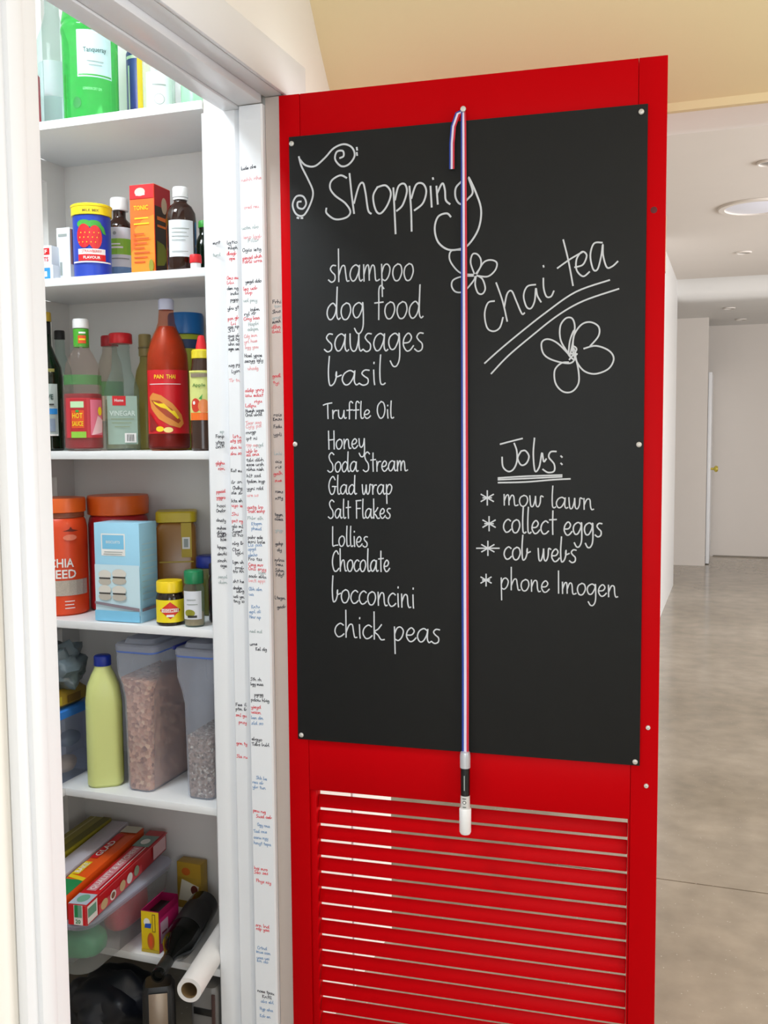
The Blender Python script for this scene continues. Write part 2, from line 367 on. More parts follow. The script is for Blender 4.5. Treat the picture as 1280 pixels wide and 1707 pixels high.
extr('ceiling_hall_far', pf, -3.2, 4, WHITE, 'white coved drop to the lower ceiling at the hall end', 'ceiling')
# right and back walls with unseen window openings added to let daylight in
struct('wall_right', [(4, 4.1, -3, -1, 0, 2.75), (4, 4.1, 1.4, 2.7, 0, 2.75), (4, 4.1, 7.3, 12, 0, 2.75), (4, 4.1, -1, 1.4, 0, .7), (4, 4.1, -1, 1.4, 2.3, 2.75), (4, 4.1, 2.7, 7.3, 0, .35), (4, 4.1, 2.7, 7.3, 2.25, 2.75)], CREAM, 'cream wall with two window openings on the right')
struct('wall_back', [(-1.05, -.3, -3.1, -3, 0, 2.75), (2.3, 4.1, -3.1, -3, 0, 2.75), (-.3, 2.3, -3.1, -3, 0, .6), (-.3, 2.3, -3.1, -3, 2.4, 2.75)], CREAM, 'cream wall with a window behind the camera')
# pantry shell
struct('wall_pantry_back', [(-2.3, -1.05, 2.13, 2.2, 0, 2.75)], WHITE, 'white back wall of the pantry behind the shelves')
struct('wall_pantry_left', [(-2.36, -2.3, .5, 2.2, 0, 2.75), (-1.74, -1.68, 1.2, 2.13, 0, 2.75), (-1.68, -1.60, 2.06, 2.13, 0, 2.75)]+[(-1.68, -1.60, 1.5, 2.06, z-.05, z-.001) for z in (2.042, 1.702, 1.318, .933, .539)], WHITE, 'white side wall of the pantry with a recessed panel')
struct('wall_pantry_near', [(-2.3, -1.05, .44, .5, 0, 2.75)], WHITE, 'white near wall inside the pantry')
struct('ceiling_pantry', [(-2.36, -1.05, .44, 2.2, 2.65, 2.75)], WHITE, 'white pantry ceiling', 'ceiling')

# ---- door frame: the far jamb with its pencilled and inked marks
jamb = thing('trim_1', 'white far door jamb of the pantry covered in small handwritten marks', 'trim', (0, 0, 0), 0, None, 'structure')
def strip(name, prof, z0, z1, m, parent, label=None):
    bm = bmesh.new(); A = [bm.verts.new((x, y, z0)) for x, y in prof]; B = [bm.verts.new((x, y, z1)) for x, y in prof]; n = len(prof)
    for i in range(n): bm.faces.new((A[i], A[(i+1) % n], B[(i+1) % n], B[i]))
    bm.faces.new(A[::-1]); bm.faces.new(B)
    return link(name, bm, m, parent, 30, label)
ZT = 2.03
sA = strip('jamb_board', [(-1.050, 1.8645), (-1.050, 1.853), (-1.046, 1.849), (-1.026, 1.849), (-1.014, 1.854), (-.999, 1.862), (-.999, 1.8645)], 0, ZT, GLOSSW, jamb)
sB = strip('jamb_board', [(-.998, 1.8645), (-.998, 1.848), (-.995, 1.845), (-.970, 1.845), (-.964, 1.849), (-.959, 1.857), (-.959, 1.8645)], 0, ZT, GLOSSW, jamb)
sC = strip('jamb_board', [(-.9565, 1.8645), (-.9565, 1.839), (-.9545, 1.837), (-.907, 1.837), (-.904, 1.840), (-.904, 1.8645)], 0, ZT, GLOSSW, jamb)
sD = strip('jamb_board', [(-.903, 1.8645), (-.903, 1.851), (-.867, 1.851), (-.867, 1.8645)], 0, 2.045, mat('beige_rebate_shade', 'C4B6AC', .6), jamb, 'beige unpainted rebate beside the hinges')  # shade of the recess is put into this strip's beige
INK = {'k': mat('black_ink', '3A3A42', .6), 'r': mat('red_ink', 'D8454F', .6), 'p': mat('faded_red_ink', 'E9A9AC', .6), 'b': mat('blue_ink', '7F9CC0', .6), 'g': mat('faded_grey_ink', 'A9B4B4', .6)}
LET = 'aeioumnrstlbdhgpyTOHSFLCK'
TRACES = [('music_note_drawing',[[(42.3,1917.4),(47.4,1899.1),(59.4,1875.3),(70.7,1848.4),(65.7,1825.9),(51.2,1803.9),(35.2,1806.6),(27.7,1825.2),(35.8,1841.1),(50.0,1840.1),(56.2,1826.6),(49.6,1816.5),(39.0,1819.5),(38.4,1829.4),(45.6,1830.6)],[(44.0,1912.4),(56.2,1900.0),(75.6,1896.9),(96.8,1911.4),(114.5,1927.7),(135.4,1934.0),(152.5,1926.2),(157.5,1909.8),(145.3,1894.7),(129.7,1892.7),(117.7,1906.5),(121.3,1920.7),(133.5,1921.3),(135.1,1911.6),(127.4,1908.3)],[(162.1,1925.4),(162.8,1920.6)],[(162.0,1915.8),(162.7,1910.6)],[(36.9,1799.6),(40.4,1798.7)],[(45.1,1798.4),(48.6,1798.2)]]),('Shopping',[[(140.8,1869.3),(127.7,1875.1),(110.2,1866.7),(106.5,1852.4),(116.8,1837.0),(137.5,1821.0),(147.7,1804.1),(138.9,1793.4),(116.2,1791.6),(98.9,1804.1),(98.3,1813.9)],[(146.8,1876.9),(150.8,1836.3),(155.3,1800.4)],[(155.5,1819.8),(165.5,1851.3),(174.1,1857.1),(179.1,1837.5),(183.9,1805.0),(190.0,1797.5)],[(203.1,1847.0),(194.4,1830.0),(199.3,1803.9),(209.4,1796.8),(223.2,1812.0),(230.1,1833.9),(220.1,1849.0),(203.1,1847.0)],[(235.2,1843.1),(237.3,1798.2),(239.0,1756.4)],[(238.4,1820.5),(245.4,1845.5),(257.1,1849.4),(262.1,1834.8),(253.5,1809.9),(241.7,1799.5)],[(267.2,1843.9),(270.2,1799.2),(271.0,1759.3)],[(271.0,1821.4),(280.5,1846.1),(293.8,1846.8),(300.4,1832.1),(293.6,1810.4),(276.9,1798.1)],[(308.7,1840.9),(310.9,1802.2)],[(313.4,1856.4),(314.0,1853.8)],[(320.3,1840.1),(322.8,1806.8)],[(321.9,1827.4),(331.8,1844.9),(336.7,1832.6),(338.3,1813.6),(346.4,1805.2)],[(369.4,1845.9),(357.9,1834.2),(357.9,1815.4),(367.7,1803.7),(382.3,1813.7),(390.4,1825.6),(382.3,1852.8),(396.9,1822.1),(406.5,1790.2),(401.7,1756.0),(383.8,1728.8),(367.5,1720.3),(342.9,1720.1),(323.2,1735.5),(316.6,1761.3),(323.3,1783.0),(339.8,1788.3),(348.0,1781.4)]]),('small_flower_drawing',[[(393.3,1672.2),(386.3,1693.2),(389.8,1708.4),(398.6,1708.6),(405.6,1699.0),(405.6,1685.3),(396.8,1672.1)],[(398.6,1672.0),(410.9,1691.9),(424.8,1696.2),(436.3,1690.5),(433.6,1677.0),(419.6,1665.8),(400.3,1667.8)],[(396.8,1666.9),(395.0,1651.6),(400.3,1635.9),(409.1,1633.8),(414.4,1643.8),(409.1,1661.2),(398.6,1668.6)],[(370.4,1718.0),(349.1,1717.5),(345.5,1702.2),(356.1,1684.4),(370.3,1673.4),(391.5,1670.6)],[(391.5,1668.2),(370.3,1668.2),(352.5,1662.2),(349.6,1650.3),(357.8,1639.5),(373.8,1640.5),(391.5,1658.6),(395.0,1667.0)]]),('chai tea',[[(431.9,1619.1),(419.6,1616.2),(413.3,1595.8),(417.9,1569.9),(430.2,1562.5),(442.4,1569.0),(448.3,1587.6)],[(435.3,1653.1),(447.5,1618.4),(456.3,1580.5)],[(451.0,1608.0),(456.2,1631.7),(464.8,1636.4),(473.5,1617.3),(483.9,1593.7),(489.1,1594.6)],[(509.5,1646.2),(494.1,1643.5),(487.3,1626.9),(492.5,1606.3),(501.1,1602.6),(507.9,1615.8),(510.2,1639.4),(513.0,1625.8),(519.8,1613.6)],[(524.0,1657.3),(524.8,1638.7),(530.0,1623.3),(538.5,1623.0),(543.5,1632.8)],[(523.9,1680.5),(524.6,1677.8)],[(560.4,1725.6),(570.1,1686.8),(578.7,1641.3)],[(550.0,1674.5),(573.4,1689.9),(596.6,1702.0)],[(581.8,1674.5),(596.8,1678.7),(603.3,1695.0),(594.9,1702.1),(585.1,1689.3),(585.2,1669.3),(597.0,1657.1),(608.5,1664.8)],[(631.1,1716.5),(616.3,1715.7),(609.9,1694.6),(615.1,1669.5),(623.3,1669.0),(629.7,1693.5),(632.2,1713.2),(633.0,1693.3),(639.8,1671.5),(649.6,1672.6),(659.3,1681.0)]]),('underline_stroke',[[(413.3,1502.6),(440.7,1526.1),(482.3,1559.0),(530.1,1594.6),(583.8,1629.3),(644.9,1648.1)],[(426.0,1482.6),(458.2,1515.2),(503.0,1551.5),(550.5,1587.1),(597.3,1612.0),(661.5,1631.4)]]),('large_flower_drawing',[[(574.6,1511.9),(557.5,1539.5),(555.7,1566.6),(565.7,1581.4),(577.5,1581.0),(582.6,1565.6),(579.4,1538.8),(574.6,1515.3)],[(571.2,1515.4),(573.7,1539.0),(579.3,1555.7),(581.7,1558.9)],[(579.5,1525.3),(581.1,1548.9),(594.3,1568.6),(610.9,1573.0),(625.9,1564.1),(626.1,1547.3),(611.3,1529.4)],[(599.7,1524.7),(621.3,1529.1),(644.5,1520.0),(653.9,1504.7),(644.8,1486.5),(621.7,1477.6),(601.7,1482.5),(588.1,1498.0),(583.0,1515.1)],[(571.3,1500.2),(557.8,1498.8),(546.0,1485.5),(547.8,1461.6),(561.5,1446.0),(578.4,1445.7),(590.1,1460.7),(589.9,1484.4),(584.0,1511.7)],[(574.6,1511.9),(550.8,1536.3),(532.1,1544.4),(521.2,1537.3),(525.4,1516.7),(544.2,1504.3),(574.7,1498.4),(584.7,1511.6),(581.2,1525.2)],[(573.0,1505.2),(586.3,1523.4),(577.8,1528.7),(583.0,1504.9),(571.2,1515.4),(587.3,1514.9)]]),('Jobs:',[[(443.6,1348.0),(461.9,1352.8),(485.7,1358.6)],[(470.2,1349.5),(475.2,1334.6),(475.3,1314.7),(468.7,1299.8),(458.7,1295.8),(448.7,1304.8),(447.0,1323.1)],[(483.5,1334.6),(476.9,1321.4),(483.6,1308.1),(493.5,1311.4),(498.4,1324.6),(491.7,1335.2),(483.5,1334.6)],[(508.7,1359.1),(506.6,1327.9),(510.0,1296.6),(518.1,1304.9),(522.9,1331.2),(526.3,1314.7),(531.1,1319.7)],[(549.6,1333.7),(539.2,1332.8),(536.0,1322.9),(545.9,1309.8),(545.9,1296.7),(534.5,1294.0),(524.7,1299.9)],[(558.4,1325.2),(560.7,1322.9)],[(558.5,1311.5),(560.8,1309.2)]]),('underline_stroke',[[(439.6,1283.1),(491.9,1286.6),(560.6,1289.2)],[(439.7,1274.1),(491.9,1275.7),(544.4,1280.3),(576.1,1282.0)],[(439.6,1279.8),(491.9,1282.3),(560.6,1285.9)]]),('asterisk',[[(418.4,1230.6),(418.4,1244.6),(418.4,1258.5)],[(406.3,1237.5),(418.4,1244.6),(430.5,1251.6)],[(430.6,1237.7),(418.4,1244.6),(406.3,1251.4)],[(410.0,1244.5),(418.4,1244.6),(426.8,1244.7)]]),('asterisk',[[(422.0,1180.6),(421.9,1194.6),(421.9,1208.6)],[(409.8,1187.4),(421.9,1194.6),(434.1,1201.8)],[(434.1,1187.8),(421.9,1194.6),(409.8,1201.4)],[(413.5,1194.5),(421.9,1194.6),(430.4,1194.7)]]),('asterisk',[[(419.6,1132.6),(419.6,1146.7),(419.6,1160.7)],[(407.4,1139.4),(419.6,1146.7),(431.8,1154.0)],[(431.8,1139.9),(419.6,1146.7),(407.4,1153.4)],[(397.3,1146.2),(419.6,1146.7),(441.8,1147.2)]]),('asterisk',[[(416.1,1072.6),(416.1,1084.4),(416.1,1096.1)],[(405.9,1078.1),(416.1,1084.4),(426.3,1090.6)],[(426.3,1078.8),(416.1,1084.4),(405.9,1089.9)],[(409.0,1084.1),(416.1,1084.4),(423.2,1084.6)]])]
WORDS = [('shampoo', 100.4, 1670.7, 276.6, 1665.7, 33.9), ('dog food', 95.7, 1596.8, 292.9, 1592.8, 34.2), ('sausages', 89.8, 1534.3, 296.2, 1529.4, 36.7), ('basil', 96.5, 1466.4, 215.9, 1466.3, 30.9), ('Truffle Oil', 86.7, 1400.8, 232.6, 1400.2, 18.0), ('Honey', 94.8, 1339.4, 175.3, 1341.5, 20.5), ('Soda Stream', 94.2, 1293.6, 261.1, 1296.4, 21.7), ('Glad wrap', 94.9, 1248.8, 230.2, 1249.9, 20.6), ('Salt Flakes', 94.2, 1200.1, 226.1, 1202.1, 20.7), ('Lollies', 101.2, 1144.2, 178.4, 1143.5, 21.9), ('Chocolate', 100.5, 1092.7, 222.8, 1095.1, 24.5), ('bocconcini', 99.7, 1029.9, 274.2, 1023.3, 28.4), ('chick peas', 103.9, 958.4, 326.3, 954.5, 29.7), ('mow lawn', 448.7, 1231.0, 620.7, 1223.9, 22.0), ('collect eggs', 448.8, 1178.8, 637.7, 1173.3, 26.7), ('cob webs', 450.0, 1126.4, 590.4, 1123.2, 25.6), ('phone Imogen', 443.1, 1067.6, 666.4, 1059.4, 23.5)]
MARKS = [('k',-953.9,-918.8,1905.9),('p',-953.0,-907.2,1883.2),('p',-947.4,-913.6,1829.0),('g',-956.4,-915.7,1787.9),('p',-950.0,-909.4,1769.4),('k',-1027.5,-995.5,1765.3),('k',-992.8,-959.8,1762.8),('k',-990.2,-946.3,1753.0),('g',-940.6,-916.2,1761.5),('k',-957.4,-909.9,1743.5),('r',-993.3,-971.2,1741.1),('r',-988.0,-974.2,1731.0),('g',-1028.1,-1001.7,1741.0),('r',-956.4,-908.8,1727.7),('r',-955.2,-909.0,1720.4),('r',-994.4,-966.8,1691.3),('r',-994.7,-978.1,1681.6),('k',-947.8,-911.1,1680.1),('k',-994.9,-957.6,1670.7),('r',-953.6,-920.9,1666.0),('k',-986.8,-959.3,1659.3),('r',-948.3,-931.9,1658.4),('k',-987.1,-960.9,1647.1),('g',-954.1,-921.3,1643.0),('k',-995.9,-959.9,1629.2),('k',-938.0,-916.3,1624.0),('k',-951.9,-924.6,1614.9),('r',-953.5,-916.6,1605.3),('r',-996.4,-968.6,1608.4),('r',-986.9,-974.4,1598.2),('k',-996.8,-963.5,1591.3),('g',-942.8,-919.6,1593.9),('g',-944.3,-919.8,1584.2),('k',-996.9,-977.5,1583.9),('p',-952.9,-922.8,1569.9),('k',-997.2,-963.9,1574.1),('k',-997.4,-961.3,1565.5),('k',-997.6,-961.5,1556.9),('p',-953.1,-923.0,1559.0),('p',-950.6,-920.5,1547.9),('k',-996.4,-968.6,1547.1),('k',-953.7,-912.7,1530.9),('k',-954.0,-910.2,1519.9),('k',-995.8,-962.4,1512.5),('k',-987.7,-962.7,1500.0),('p',-946.0,-921.4,1504.9),('k',-894.3,-874.2,1638.7),('g',-890.5,-875.7,1628.9),('k',-894.7,-875.9,1618.3),('g',-894.9,-876.1,1606.2),('k',-895.1,-876.3,1597.8),('r',-896.6,-876.5,1588.2),('r',-896.8,-876.6,1578.6),('r',-897.2,-878.3,1488.9),('r',-896.1,-881.2,1475.5),('k',-896.0,-877.0,1409.6),('k',-897.5,-877.2,1399.8),('k',-896.4,-877.4,1385.1),('k',-896.7,-877.7,1369.2),('g',-896.1,-878.4,1329.8),('k',-893.7,-878.7,1313.8),('k',-893.9,-878.9,1301.5),('r',-898.2,-877.8,1287.9),('r',-895.8,-879.4,1274.3),('k',-894.8,-877.1,1252.0),('k',-895.1,-877.4,1237.2),('k',-897.1,-878.0,1203.6),('k',-897.3,-878.1,1194.9),('g',-896.3,-878.6,1171.3),('k',-896.9,-879.1,1142.5),('k',-893.0,-882.0,1130.2),('k',-898.9,-876.9,1108.7),('k',-896.3,-879.8,1100.0),('k',-897.9,-877.3,1087.4),('k',-896.7,-877.5,1077.4),('k',-900.4,-875.6,1029.4),('k',-895.2,-876.0,1009.5),('p',-995.1,-968.6,1481.6),('r',-955.3,-910.0,1459.7),('r',-955.5,-911.5,1449.9),('r',-932.3,-914.5,1437.1),('r',-955.9,-928.4,1428.9),('k',-953.4,-910.8,1417.8),('k',-956.3,-915.1,1409.2),('p',-956.7,-916.7,1393.1),('p',-956.8,-916.9,1385.7),('k',-957.1,-929.5,1373.3),('k',-957.4,-927.0,1360.9),('r',-988.0,-967.0,1366.1),('g',-1020.1,-1003.2,1376.3),('k',-1030.3,-1003.4,1366.4),('k',-1030.6,-1002.3,1353.8),('k',-1030.9,-1002.5,1343.7),('r',-995.2,-965.8,1356.1),('r',-995.5,-966.1,1342.4),('r',-995.8,-965.0,1329.9),('p',-956.2,-924.5,1348.5),('g',-930.0,-913.5,1348.4),('r',-956.5,-927.5,1334.8),('r',-956.7,-923.5,1327.4),('k',-956.9,-912.8,1316.2),('k',-957.1,-912.9,1307.5),('k',-957.3,-913.1,1297.5),('k',-995.2,-965.7,1294.8),('k',-956.2,-920.2,1283.8),('k',-955.1,-910.8,1272.6),('r',-1031.7,-1004.7,1309.8),('r',-1026.3,-1002.2,1298.4),('k',-995.8,-967.7,1269.7),('k',-990.4,-965.1,1258.4),('k',-997.7,-966.8,1248.3),('k',-958.2,-915.3,1257.5),('k',-998.1,-965.7,1230.6),('r',-1031.7,-1001.9,1249.1),('r',-1032.0,-1002.2,1237.7),('r',-994.0,-965.9,1221.9),('p',-958.5,-926.6,1243.8),('k',-1031.0,-1001.1,1220.0),('k',-1032.7,-1001.4,1208.5),('r',-957.6,-916.0,1218.7),('r',-957.8,-912.1,1209.9),('r',-994.5,-977.6,1202.9),('g',-958.1,-916.5,1196.1),('k',-1033.2,-1003.3,1189.4),('r',-994.8,-966.6,1189.0),('b',-944.4,-919.5,1183.9),('b',-944.6,-921.0,1175.1),('k',-1032.2,-1002.2,1172.9),('k',-995.1,-965.5,1177.6),('k',-995.3,-969.9,1166.2),('k',-1032.4,-1003.9,1162.7),('k',-995.5,-967.3,1158.6),('k',-1031.2,-1006.9,1155.1),('k',-1024.2,-1001.4,1147.6),('k',-995.9,-966.3,1140.8),('k',-956.2,-918.6,1155.9),('k',-956.3,-913.3,1147.1),('b',-953.7,-920.3,1139.6),('b',-956.7,-934.4,1130.7),('k',-1031.7,-1004.6,1132.1),('k',-996.2,-976.4,1128.1),('k',-987.9,-966.7,1120.8),('k',-1032.1,-1002.1,1116.8),('b',-957.0,-931.8,1118.0),('k',-1032.4,-1008.1,1102.7),('k',-995.4,-967.1,1101.4),('k',-957.1,-920.9,1110.4),('r',-957.4,-918.3,1099.0),('r',-956.1,-911.6,1090.2),('k',-1025.5,-1002.7,1092.7),('k',-988.5,-965.9,1090.2),('k',-994.4,-966.1,1081.1),('g',-929.8,-913.1,1082.4),('k',-955.1,-911.9,1075.0),('g',-1031.8,-1003.2,1068.1),('p',-953.9,-914.8,1065.0),('g',-1030.7,-1006.3,1056.6),('k',-994.9,-968.0,1060.7),('b',-952.8,-922.1,1047.2),('k',-995.2,-972.5,1046.6),('k',-986.8,-965.6,1039.3),('b',-954.5,-941.8,1037.0),('k',-995.6,-967.3,1028.7),('k',-995.8,-964.7,1018.4),('b',-948.0,-928.4,1009.3),('b',-953.9,-925.9,998.8),('b',-954.1,-926.1,988.6),('g',-953.3,-923.9,958.0),('k',-955.3,-935.6,929.7),('k',-940.0,-913.5,920.5),('k',-955.4,-927.3,855.2),('k',-954.2,-923.3,844.9),('k',-944.8,-923.7,822.5),('k',-954.9,-909.9,811.3),('k',-996.6,-965.2,794.8),('r',-956.7,-929.9,795.6),('r',-956.9,-930.1,785.2),('k',-996.8,-965.3,785.6),('r',-997.1,-964.2,772.6),('r',-987.4,-967.4,757.8),('b',-955.8,-924.7,772.4),('b',-956.0,-924.9,760.7),('k',-956.7,-928.4,726.8),('k',-955.5,-911.8,715.2),('r',-995.6,-964.1,711.2),('r',-994.8,-963.3,682.4),('b',-944.2,-918.8,643.3),('b',-954.4,-927.4,633.0),('b',-953.2,-922.0,622.6),('r',-955.7,-922.9,571.1),('r',-945.9,-909.1,559.1),('b',-943.5,-913.7,541.0),('b',-953.8,-921.0,525.2),('b',-952.6,-918.4,512.1),('b',-952.8,-911.6,500.2),('r',-954.0,-921.1,444.3),('r',-954.2,-919.9,435.0),('r',-948.8,-913.1,417.1),('r',-952.3,-919.3,317.7),('r',-951.0,-919.4,309.9),('b',-949.0,-926.0,267.2),('b',-952.0,-917.5,258.6),('b',-950.8,-920.6,245.3),('b',-951.0,-923.6,238.6),('k',-950.9,-910.6,170.9),('k',-939.6,-916.6,159.5),('b',-942.7,-912.5,148.1),('b',-945.9,-914.2,131.2),('b',-946.2,-920.3,114.8)]

for c, x0, x1, z in MARKS:
    x0 /= 1000; x1 /= 1000; z /= 1000; xm = (x0+x1)/2
    par, yf = (sA, 1.849) if xm < -.9985 else (sB, 1.845) if xm < -.958 else (sC, 1.837) if xm < -.9035 else (sD, 1.851)
    lo, hi = (-1.045, -1.010) if par is sA else (-.994, -.968) if par is sB else (-.953, -.907) if par is sC else (-.901, -.869)
    x0 = max(lo, x0); x1 = min(hi, x1)
    if x1-x0 < .006: x0 = max(lo, x1-.010); x1 = x0+.010
    n = max(2, int((x1-x0)/.0042)); s = ''.join(random.choice(LET if i == 0 else LET[:17]) for i in range(n))
    if n > 5: s = s[:n//2]+' '+s[n//2+1:]
    bm = bmesh.new(); write(bm, s, x0, z-.0022, x1, z-.0022+random.uniform(-.001, .0025), 0.0036, .0013, m_front(yf), 2)
    link('handwritten_mark', bm, INK[c], par)
# near jamb, header, architraves
tag(box('trim_2', (-1.05, XW, 1.0751, 1.092, 0, 2.03), GLOSSW, None, .002), 'white near jamb of the pantry doorway at the left edge', 'trim', None, 'structure')
hd = thing('trim_3', 'white stepped head of the pantry door frame', 'trim', (0, 0, 0), 0, None, 'structure')
box('head_board', (-.996, -.958, 1.0925, 1.845, 2.027, 2.0545), GLOSSW, hd, .002)
box('head_board', (-.957, -.904, 1.0925, 1.837, 2.031, 2.0545), GLOSSW, hd, .002)
box('head_board', (-.9035, XW, 1.0925, 1.851, 2.046, 2.0545), GLOSSW, hd, .001)
ar = thing('trim_4', 'white moulded architrave around the pantry doorway', 'trim', (0, 0, 0), 0, None, 'structure')
bm = bmesh.new(); bx(bm, XW+.0005, XW+.016, 1.00, 1.086, 0, 2.0449, .003); bx(bm, XW+.0005, XW+.024, 1.02, 1.052, 0, 2.0447, .006); link('architrave_side', bm, GLOSSW, ar, 40)
bm = bmesh.new(); bx(bm, XW+.0005, XW+.010, 1.00, 1.95, 2.0455, 2.13, .003); link('architrave_head', bm, GLOSSW, ar, 40)
# far hall door leaf, seen nearly edge-on
d2 = thing('door_2', 'white door standing open edge-on at the end of the hall', 'door', (0, 0, 0), 0, None, 'structure')
box('door_leaf', (-.262, -.228, 10.63, 11.30, .008, 1.965), GLOSSW, d2, .002)
BRASS = mat('yellow_brass', 'D6C45A', .3, metal=.6)
turned('door_knob', [(0, 0), (.012, 0), (.012, .03), (.03, .04), (.034, .055), (.026, .07), (0, .075)], BRASS, d2, 20, Matrix.Translation((-.228, 10.75, .98)) @ Matrix.Rotation(R(90), 4, 'Y'))
# hall ceiling lights
LENS = mat('milky_light_lens', 'D9D9E2', .3, emit=.25)
def round_light(x, y, z, r, label, grp=None):
    t = thing('ceiling_light', label, 'light', (x, y, z), 0, grp)
    turned('trim_ring', [(r*.9, -.001), (r*.92, -.012), (r*1.08, -.012), (r*1.12, -.001)], HALLW, t, 32)
    turned('lens', [(0, -.008), (r*.85, -.006), (r*.9, -.0015)], LENS if r > .1 else STEEL, t, 32)
round_light(.10, 6.26, 2.67, .2, 'large round flush ceiling light in the hall')
for x, y, z, l in ((.13, 5.26, 2.67, 'small recessed downlight nearest the kitchen, in front of the round light'), (.038, 7.79, 2.67, 'small recessed downlight behind the large round light'),
                   (-.07, 9.75, 2.5, 'small recessed downlight in the lower ceiling, left of its pair'), (.036, 10.77, 2.5, 'small recessed downlight in the lower ceiling, nearest the end wall')):
    round_light(x, y, z, .05, l, 'small downlights in the hall ceiling')

# ------------------------------------------------------------------ red louvred door, open
HX, HY, TH = -.866, 1.836, R(4.064)
door = thing('door_1', 'red louvred pantry door standing open, chalkboard screwed to its upper half', 'door', (HX, HY, 0), TH, None, 'structure')
DT = .035
box('stile', (.0, .0435, 0, DT, .012, 2.040), RED, door, .0012)
box('stile', (.6930, .7430, 0, DT, .012, 2.040), RED, door, .0012)
box('top_rail', (.0440, .6925, .0008, DT-.001, 1.90, 2.040), RED, door, .0010)
box('upper_panel', (.0440, .6925, .004, DT-.004, .7405, 1.8995), RED, door, .0010)
box('middle_rail', (.0440, .6925, .0008, DT-.001, .631, .740), RED, door, .0010)
box('bottom_rail', (.0440, .6925, .0008, DT-.001, .012, .100), RED, door, .0010)
bm = bmesh.new()
bx(bm, .0440, .0575, .004, DT-.004, .1005, .6305, .001); link('louvre_bead', bm, RED, door, 40)
bm = bmesh.new()
bx(bm, .6885, .6925, .004, DT-.004, .1005, .6305, .001); link('louvre_bead', bm, RED, door, 40)
PITCH = .0343; L_, T_, PH = .0268, .005, R(72)
first = None
for k in range(15):
    zc = .6205-PITCH*(k+.5)
    if zc < .115: break
    if first is None:
        bm = bmesh.new()
        bx(bm, .0580, .6880, -L_/2, L_/2, -T_/2, T_/2, .0015, M=Matrix.Rotation(PH, 4, 'X'))
        first = link('slat', bm, RED, door, 40); o = first
    else:
        o = first.copy(); COL.objects.link(o); o.parent = door
    o.location = (0, DT/2, zc)
for u, z in ((.724, .8126), (.722, .6997)):
    turned('screw', [(0, -.0), (.0045, 0), (.004, .0022), (.0015, .0026), (.0012, .0018), (0, .0018)], SCREWM, door, 16, Matrix.Translation((u, 0, z)) @ Matrix.Rotation(R(90), 4, 'X'))
turned('screw_hole', [(0, .0004), (.004, .0006), (.006, .0001)], mat('dark_red_hole', '5A0006', .6), door, 16, Matrix.Translation((.722, 0, 1.770)) @ Matrix.Rotation(R(90), 4, 'X'))
box('latch_plate', (.7425, .7442, .006, .028, 1.66, 1.76), mat('pale_latch', 'C9B79A', .4, metal=.5), door, .0005)

# ------------------------------------------------------------------ chalkboard with handwriting
cb = thing('chalkboard', 'black chalkboard with shopping and jobs lists, screwed to the red door', 'chalkboard', (HX, HY, 0), TH)
bm = bmesh.new(); bx(bm, .0215, .7095, -.0036, -.0003, .7385, 1.9575, .0008)
link('panel', bm, BOARD, cb, 40)
scp = [(0, 0), (.005, 0), (.0048, .0014), (.003, .0026), (.0012, .0027), (.001, .0015), (0, .0015)]
for u, z in ((.0274, 1.944), (.698, 1.944), (.0255, 1.350), (.701, 1.346), (.0295, .7475), (.7010, .7458)):
    turned('screw', scp, SCREWM, cb, 16, Matrix.Translation((u, -.0036, z)) @ Matrix.Rotation(R(90), 4, 'X'))
mf = m_front(-.0037)
names = {'Shopping': 'handwritten_title', 'Jobs:': 'handwritten_title', 'chai tea': 'handwritten_word'}
for nm, lines in TRACES:
    bm = bmesh.new(); wd = .0036 if nm in ('Shopping', 'music_note_drawing') else .0026 if nm == 'asterisk' else .0030
    for P in lines:
        stroke(bm, smooth_pts([(a/1000, b_/1000) for a, b_ in P], 6), wd, mf, .0005)
    o = link(names.get(nm, nm), bm, CHALK, cb)
    if nm in names: o['label'] = 'white handwriting reading %s' % nm
for s, x0, z0, x1, z1, xh in WORDS:
    bm = bmesh.new(); big = xh > 24
    write(bm, s, x0/1000, z0/1000, x1/1000, z1/1000, xh/1000*.94, .0027 if big else .0025, mf)
    link('handwritten_word', bm, CHALK, cb, None, 'white handwriting reading %s' % s)

# ribbon and pen
rb = thing('ribbon', 'blue, white and red striped ribbon hanging down the chalkboard', 'ribbon', (HX, HY, 0), TH)
RBM = [mat('ribbon_blue', '1C3C9A', .6), mat('ribbon_white', 'DDD6EA', .6), mat('ribbon_red', 'C51B33', .6)]
def band(name, path, width, parent, twist=None):
    bm = bmesh.new(); cuts = (-.5, -.22, .16, .5); rows = []
    for i, (u, z, y) in enumerate(path):
        a, b2 = path[max(0, i-1)], path[min(len(path)-1, i+1)]; dx, dz = b2[0]-a[0], b2[1]-a[1]; d = math.hypot(dx, dz)
        nx, nz_ = -dz/d, dx/d; tw = twist[i] if twist else 1
        rows.append([[bm.verts.new((u+nx*c*width*tw, y+dy+(1-tw)*c*width, z+nz_*c*width*tw)) for c in cuts] for dy in (0, .0006)])
    for A, B in zip(rows, rows[1:]):
        for s_ in (0, 1):
            for i in range(3):
                f = bm.faces.new((A[s_][i], A[s_][i+1], B[s_][i+1], B[s_][i])); f.material_index = i
        for i, mi in ((0, 0), (3, 2)):
            f = bm.faces.new((A[0][i], A[1][i], B[1][i], B[0][i])); f.material_index = mi
    return link(name, bm, RBM, parent)
band('ribbon_band', [(.3742, 1.972, -.010), (.3744, 1.95, -.011), (.3748, 1.85, -.012), (.3752, 1.6, -.0115), (.376, 1.2, -.012), (.3768, .9, -.013), (.3770, .742, -.016)], .0135, rb, [.55, .7, .75, .9, 1, 1, 1])
